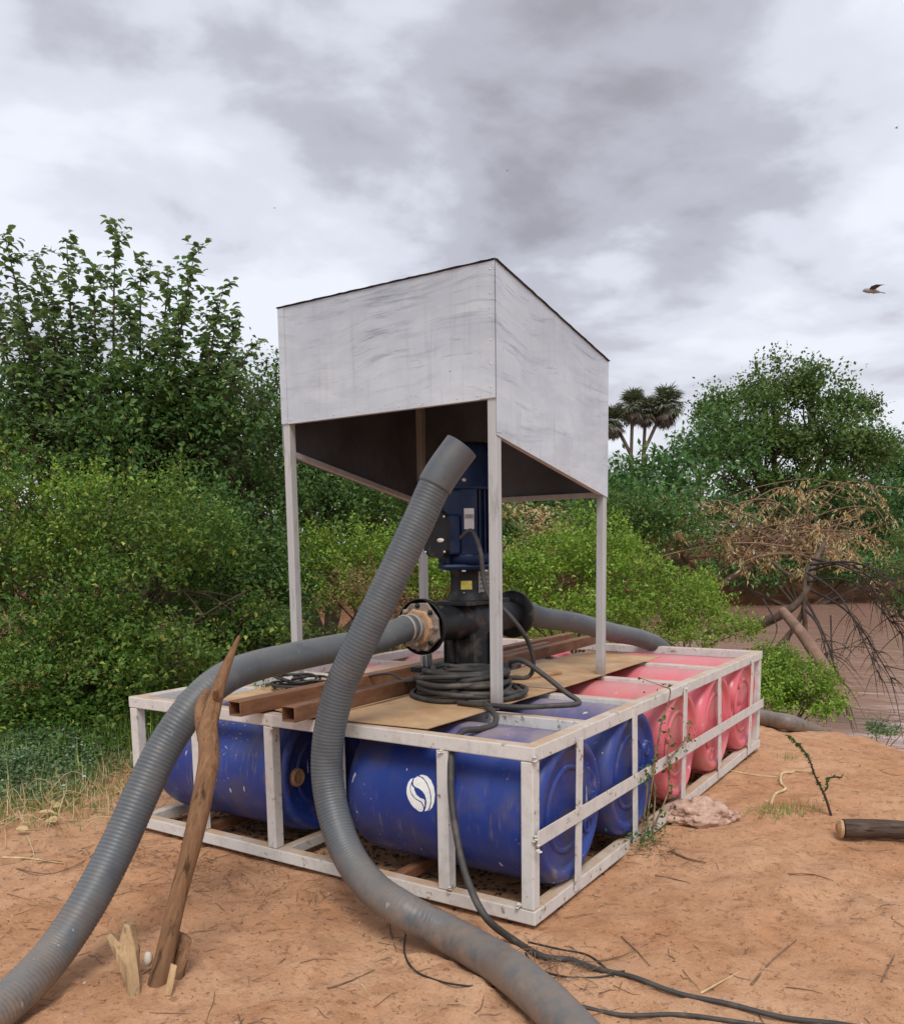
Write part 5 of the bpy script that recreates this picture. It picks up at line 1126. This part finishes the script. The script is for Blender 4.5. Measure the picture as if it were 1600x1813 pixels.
# ------------------------------------------------------------------ ground cover, grass, weeds
def blades(name, xy, lo, hi, mat, asp, label=None, lean=.45, kind='stuff', parent=None, z=None):
    n = len(xy); zz = np.array([gzr(x, y) for x, y in xy])-.005 if z is None else z
    pos = np.column_stack([xy, zz]); a = RNG.uniform(0, 6.28, n); le = np.abs(RNG.normal(0, lean, n))
    tan = np.column_stack([np.cos(a)*le, np.sin(a)*le, np.ones(n)]); nrm = np.column_stack([np.cos(a), np.sin(a), np.full(n, .3)])
    o = leaf_mesh(name, pos, nrm, tan, RNG.uniform(lo, hi, n), asp, mat, parent, form='blade')
    if label: tag(o, label, 'grass')
    if kind: o['kind'] = kind
    return o
def patch_xy(pix, n, sx, sy):
    cs = np.array([p[:2] for p in ground_pts(pix, 0)]); k = RNG.integers(0, len(cs), n)
    return cs[k] + RNG.normal(size=(n, 2))*np.array([sx, sy])
blades('long_grass', patch_xy([(300, 1290), (380, 1240), (250, 1300), (190, 1330), (330, 1255), (420, 1230), (470, 1215), (520, 1215)], 4200, .34, .4), .08, .32, L_GRASS, .035, 'long green grass behind the left corner of the frame')
blades('short_grass', patch_xy([(60, 1390), (120, 1370), (20, 1360), (180, 1345), (-30, 1400), (80, 1420)], 7000, .30, .24), .02, .075, L_GRASS, .07, 'short grass at the edge of the sand on the left')
blades('straw', patch_xy([(120, 1400), (190, 1365), (210, 1330), (60, 1440), (140, 1420)], 650, .26, .2), .06, .22, STRAWM, .025, 'matted pale straw at the grass edge', lean=1.6)
blades('dry_grass', patch_xy([(560, 1165), (620, 1150), (500, 1180), (660, 1140)], 2600, .4, .5), .08, .25, L_BROWN, .06, 'dry brown grass beyond the left rail')
def cover(name, label, pix, n, sx, sy, h, mat, size, asp=.6):
    xy = patch_xy(pix, n, sx, sy); z = np.array([gzr(x, y) for x, y in xy]) + RNG.random(n)**1.5*h*(.55+.9*np.array([max(0, mnoise.noise(Vector((x*2.2, y*2.2, 0)))+.4) for x, y in xy]))
    pos = np.column_stack([xy, z]); tan = RNG.normal(size=(n, 3)); tan[:, 2] = np.abs(tan[:, 2])*.5; nrm = np.array([0, 0, 1.0])+RNG.normal(size=(n, 3))*.5
    o = leaf_mesh(name, pos, nrm, tan, RNG.uniform(*size, n), asp, mat); tag(o, label, 'ground cover', kind='stuff'); return o
cover('ground_cover', 'low blue green weeds matted over the earth at lower left', [(20, 1330), (80, 1310), (-40, 1340), (60, 1365), (120, 1330), (-80, 1380), (10, 1390)], 24000, .30, .24, .16, L_BLUEGREEN, (.014, .036))
cover('leafy_weeds', 'mixed leafy weeds under the vine shrub', [(120, 1290), (200, 1280), (260, 1260), (60, 1280), (310, 1240), (160, 1310), (0, 1290)], 14000, .34, .36, .40, L_VINE, (.025, .06))
cover('creeping_weeds', 'green creeping weeds beyond the left and back rails', [(480, 1190), (560, 1170), (640, 1150), (730, 1130), (430, 1200), (820, 1120)], 15000, .5, .6, .30, L_BRIGHT, (.02, .05))
cover('bank_weeds', 'low green weeds carpeting the bank behind the far rail', [(1180, 1150), (1250, 1165), (1120, 1140), (1310, 1180), (1050, 1135), (950, 1130)], 15000, .45, .6, .22, L_BRIGHT, (.018, .045))
cover('leaf_litter', 'brown leaf litter under the dry bush behind the pump', [(930, 1125), (980, 1125), (600, 1140), (660, 1125)], 3500, .4, .4, .08, L_BROWN, (.025, .06))
for (px, py, n, s_, lab) in ((1362, 1438, 170, .045, 'small bright grass tuft beside the pale twisted root'), (1398, 1432, 120, .05, 'thin grass tuft midway between the pale root and the leafy twig'), (1430, 1435, 80, .05, 'sparse grass tuft at the foot of the leafy dark twig'), (1395, 1345, 50, .03, 'tiny dark grass tuft beyond the pale root')):
    blades('grass_tuft', patch_xy([(px, py)], n, s_, s_), .012, .07, L_GRASS, .06, lab, 1.1, kind=None)['group'] = 'grass tufts on the sand'
# leafy dark twig standing on the sand
tg = tag(empty('leafy_twig', ground_pts([(1470, 1440)], 0)[0]), 'dark thorny leafy twig leaning over the sand near the log', 'twig')
mb = MB(); g_ = Vector(ground_pts([(1471, 1441)], 0)[0]); dg_ = float((np.array(g_)-CAM) @ FW)
Pt = spline([g_, spot(1460, 1410, dg_), spot(1443, 1375, dg_+.02), spot(1430, 1340, dg_+.05), spot(1412, 1318, dg_+.1), spot(1395, 1304, dg_+.15)], 10); mb.tube(Pt, [.007*(1-.6*i/len(Pt)) for i in range(len(Pt))], 6)
Pt2 = spline([Pt[12], spot(1464, 1395, dg_), spot(1465, 1378, dg_), spot(1490, 1377, dg_)], 8); mb.tube(Pt2, .004, 5); mb.build('stem', DARKBARK, tg)
pp = np.array([tuple(Pt[rr.randint(8, len(Pt)-1)]) for _ in range(170)]+[tuple(Pt2[rr.randint(5, len(Pt2)-1)]) for _ in range(50)]); leaf_mesh('leaves', pp, RNG.normal(size=pp.shape), RNG.normal(size=pp.shape), RNG.uniform(.012, .026, len(pp)), .5, L_DARK, tg)
mb = MB(); rs_ = random.Random(8)
for k in range(70):
    p = Vector(ground_pts([(rs_.uniform(-20, 215), rs_.uniform(1345, 1470))], 0)[0]); a = rs_.gauss(.5, .8); l_ = rs_.uniform(.08, .38); hh = abs(rs_.gauss(0, .06))
    P = spline([p, p+Vector((math.cos(a)*l_*.5, math.sin(a)*l_*.5, hh)), p+Vector((math.cos(a)*l_, math.sin(a)*l_, rs_.uniform(.0, .03)))], 5)
    mb.tube(P, [.0022*(1-.5*j/len(P)) for j in range(len(P))], 4, caps=False)
tag(mb.build('dry_stems', STRAWM), 'matted pale dry stems where weeds meet the earth on the left', kind='stuff')
# creeper climbing the frame side
cr = tag(empty('climbing_creeper', (.05, 1.1, .03)), 'thin leafy creeper climbing the side of the frame between blue and pink drums', 'creeper')
mb = MB(); crp = []
for pts in ([(.05, 1.02, .02), (.035, 1.12, .2), (.03, 1.22, .40), (.025, 1.30, .55), (.03, 1.42, .70), (.01, 1.36, .74), (-.10, 1.33, .78)], [(.06, 1.10, .02), (.035, 1.20, .22), (.03, 1.18, .36), (.03, 1.27, .50), (.02, 1.33, .60)], [(.04, 1.15, .05), (.035, 1.38, .18), (.03, 1.42, .30), (.03, 1.40, .40), (.03, 1.52, .46)], [(.03, 1.35, .34), (.03, 1.55, .38), (.03, 1.70, .42), (.03, 1.78, .50)], [(.04, 1.0, .02), (.04, 1.08, .3), (.03, 1.06, .38)]):
    P = spline(pts, 10); mb.tube(P, [.0055*(1-.6*i/len(P)) for i in range(len(P))], 5); crp.append(P)
mb.build('stem', TWIGM, cr)
pp = np.array([tuple(P[rr.randint(2, len(P)-1)]+Vector((rr.gauss(.01, .012), rr.gauss(0, .03), rr.gauss(0, .025)))) for P in crp for _ in range(30)]); leaf_mesh('leaves', pp, RNG.normal(size=pp.shape)+np.array([1, -.5, .5]), RNG.normal(size=pp.shape), RNG.uniform(.014, .034, len(pp)), .6, L_DARK, cr)
pp = np.array([(rr.gauss(.05, .05), rr.gauss(1.06, .12), abs(rr.gauss(.02, .05))) for _ in range(260)]); pp[:, 2] += .03
leaf_mesh('base_leaves', pp, RNG.normal(size=pp.shape)+np.array([0, 0, 1]), RNG.normal(size=pp.shape), RNG.uniform(.010, .026, len(pp)), .5, L_DARK, cr)
# sprig on the deck
sgm = tag(empty('deck_sprig', (-1.97, .62, .70)), 'tiny green sprig growing by the front left canopy leg', 'sprig'); mb = MB()
for k in range(3): mb.tube([(-1.93-.05*k, .55+.03*k, .68), (-1.93-.05*k, .55+.02*k, .79+.02*k)], [.003, .001], 4)
mb.build('stem', TWIGM, sgm); pp = np.array([(-1.93-.05*rr.randint(0, 2)+rr.gauss(0, .012), .56+rr.gauss(0, .02), rr.uniform(.70, .81)) for _ in range(60)]); leaf_mesh('leaves', pp, RNG.normal(size=pp.shape), RNG.normal(size=pp.shape), RNG.uniform(.015, .03, len(pp)), .6, L_BRIGHT, sgm)

# loose twig litter over the sand (one uncountable mass)
mb = MB(); rr = random.Random(99)
for k in range(460):
    u = rr.random()
    if u < .55: x, y = rr.uniform(-2.6, 1.6), rr.uniform(-1.7, .1)
    elif u < .8: x, y = rr.uniform(.05, 1.9), rr.uniform(-.6, 4.0)
    else: x, y = rr.uniform(-3.6, -1.2), rr.uniform(-1.0, 1.0)
    a = rr.gauss(.5, 1.0); l_ = abs(rr.gauss(.018, .026))+.008; r_ = rr.uniform(.0007, .0021)
    P = []
    for t5 in (-1, -.3, .4, 1):
        xx, yy = x+math.cos(a)*l_*t5+rr.gauss(0, .004), y+math.sin(a)*l_*t5+rr.gauss(0, .004); P.append((xx, yy, gzr(xx, yy)+r_*.9+abs(rr.gauss(0, .003))))
    mb.tube(P, [r_, r_, r_*.8, r_*.4], 4, caps=False)
for (cx_, cy_, n, s_) in ((.18, -.22, 70, .12), (-1.55, -.12, 50, .22), (-.9, -.2, 30, .2), (.12, 1.0, 50, .08), (-1.95, -.25, 60, .25)):
    for _ in range(n):
        x, y = rr.gauss(cx_, s_), rr.gauss(cy_, s_*.6); a = rr.uniform(0, 6.28); l_ = rr.uniform(.03, .11); z0 = gzr(x, y)
        mb.tube([(x, y, z0+.002), (x+math.cos(a)*l_*.5, y+math.sin(a)*l_*.5, z0+rr.uniform(.005, .03)), (x+math.cos(a)*l_, y+math.sin(a)*l_, z0+rr.uniform(.002, .02))], [.0014, .0013, .0008], 4, caps=False)
tag(mb.build('twig_litter', TWIGM), 'fine twig litter strewn over the red sand', kind='stuff')
fl = 5200; fx = np.where(RNG.random(fl) < .6, RNG.uniform(-2.8, 1.8, fl), RNG.normal(-1.6, .8, fl)); fy_ = np.where(RNG.random(fl) < .65, RNG.uniform(-1.7, .2, fl), RNG.uniform(-.5, 3.8, fl))
ok_ = ~((fx < .03) & (fx > -2.42) & (fy_ > -.03)); fx, fy_ = fx[ok_], fy_[ok_]; fz = np.array([gzr(a, b) for a, b in zip(fx, fy_)])+.002
ft = RNG.normal(size=(len(fx), 3)); ft[:, 2] = np.abs(ft[:, 2])*.12; fnr = np.array([0, 0, 1.0])+RNG.normal(size=(len(fx), 3))*.25
tag(leaf_mesh('leaf_flakes', np.column_stack([fx, fy_, fz]), fnr, ft, .003+.012*RNG.random(len(fx))**3, .5, L_BROWN, form='quad'), 'tiny brown leaf flakes over the sand', kind='stuff')
mb = MB()
for k in range(420):
    x, y = rr.uniform(-2.4, 1.9), rr.uniform(-1.6, 3.6)
    if -2.45 < x < .05 and y > -.05: continue
    s_ = abs(rr.gauss(.002, .0035))+.0015; z0 = gzr(x, y)
    mb.lathe([(.001, -.4*s_), (s_*.8, -.2*s_), (s_, .2*s_), (s_*.6, .55*s_), (.001, .65*s_)], 6, Matrix.Translation((x, y, z0)))
tag(mb.build('pebbles', ROCKM), 'tiny pebbles and clods on the sand', kind='stuff')
mb = MB(); rq = random.Random(123)
for k in range(2600):
    if rq.random() < .6: x, y = rq.uniform(-2.7, 1.9), rq.uniform(-1.7, .1)
    else: x, y = rq.uniform(.06, 1.9), rq.uniform(-.4, 3.6)
    if -2.45 < x < .05 and y > -.04: continue
    s_ = .0016+.0085*rq.random()**5; z0 = gzr(x, y)-s_*.3; a0 = rq.uniform(0, 6)
    V = [(x+s_*rq.uniform(.7, 1.3)*math.cos(a0+2*math.pi*j/5), y+s_*rq.uniform(.7, 1.3)*math.sin(a0+2*math.pi*j/5), z0) for j in range(5)] + [(x+rq.uniform(-.3, .3)*s_, y+rq.uniform(-.3, .3)*s_, z0+s_*rq.uniform(.8, 1.4))]
    mb.add(V, [(j, (j+1) % 5, 5) for j in range(5)])
tag(mb.build('soil_crumbs', GROUND), 'small crumbs of red soil over the sand', kind='stuff')
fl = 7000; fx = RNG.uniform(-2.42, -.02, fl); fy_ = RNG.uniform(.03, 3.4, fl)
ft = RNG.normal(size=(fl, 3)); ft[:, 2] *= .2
tag(leaf_mesh('leaf_litter', np.column_stack([fx, fy_, [gzr(a, b) for a, b in zip(fx, fy_)]])+np.array([0, 0, .004]), np.array([0, 0, 1.0])+RNG.normal(size=(fl, 3))*.3, ft, RNG.uniform(.015, .05, fl), .45, L_SHADELITTER, form='quad'), 'leaf litter under the drums, coloured dark for shade', kind='stuff')
# straw and dry leaves by the left stake
dl = np.array(ground_pts([(60, 1390), (95, 1440), (120, 1430), (50, 1480), (65, 1450), (100, 1465), (30, 1400), (85, 1400)], .02))
for k, p in enumerate(dl):
    o = leaf_mesh('dead_leaf', p[None]+np.array([[0, 0, .01]]), np.array([[rr.gauss(0, .5), rr.gauss(0, .5), 1.0]]), np.array([[rr.gauss(0, 1), rr.gauss(0, 1), .15]]), np.array([rr.uniform(.07, .12)]), .6, L_TAN, form='broad')
    tag(o, 'curled tan dead leaf on bare earth, '+['at the grass edge', 'beside the long dead stem', 'between dead stem and hose', 'over the curly tendril', 'next to the brown stem', 'nearest the ribbed hose', 'half in the grass', 'at the tip of the long dead stem'][k], 'leaf', 'dead leaves on the earth')

# ------------------------------------------------------------------ birds
def bird(name, c, s, label, head=(-1, 0)):
    root = tag(empty(name, c), label, 'bird', 'birds in the sky'); c = Vector([float(q) for q in c]); rt, up = Vector(RT), Vector((0, 0, 1)); fw = Vector(FW)
    def Q(a, b, d=0.0): return c + rt*a*s + up*b*s + fw*d*s
    mb = MB(); P = [Q(-1.0, .0), Q(-.86, .02), Q(-.72, .05), Q(-.4, .02), Q(0, .0), Q(.35, -.06), Q(.6, -.10), Q(1.0, -.16)]
    mb.tube(spline(P, 3), list(np.interp(np.linspace(0, 1, 22), [0, .1, .2, .4, .6, .75, .86, 1], [.01, .05, .13, .20, .19, .11, .045, .05])*s), 10); mb.build('body', BIRDB, root)
    for sgn in (-1, 1):
        w_ = MB(); V = [Q(-.45, .08, sgn*.12), Q(.05, .06, sgn*.12), Q(.35, .22, sgn*.55), Q(.48, .12, sgn*.95), Q(-.10, .26, sgn*.65), Q(-.40, .22, sgn*.40)]
        V += [v+Vector((0, 0, .02*s)) for v in V]; w_.add(V, [(0, 1, 2, 4, 5), (2, 3, 4), (11, 10, 8, 7, 6), (10, 9, 8)] + [(a, b, b+6, a+6) for a, b in ((0, 1), (1, 2), (2, 3), (3, 4), (4, 5), (5, 0))]); w_.build('wing', BIRDM, root)
bird('flying_bird', spot(1546, 515, 22), .30, 'grey brown bird gliding above the far bank trees at the right')
bird('flying_bird', spot(1587, 226, 60), .14, 'tiny dark bird speck high in the clouds near the right border')
bird('flying_bird', spot(898, 302, 70), .10, 'tiny dark bird speck in the clouds above the canopy corner')
bird('flying_bird', spot(486, 368, 75), .10, 'tiny dark bird speck in the clouds left of the canopy')
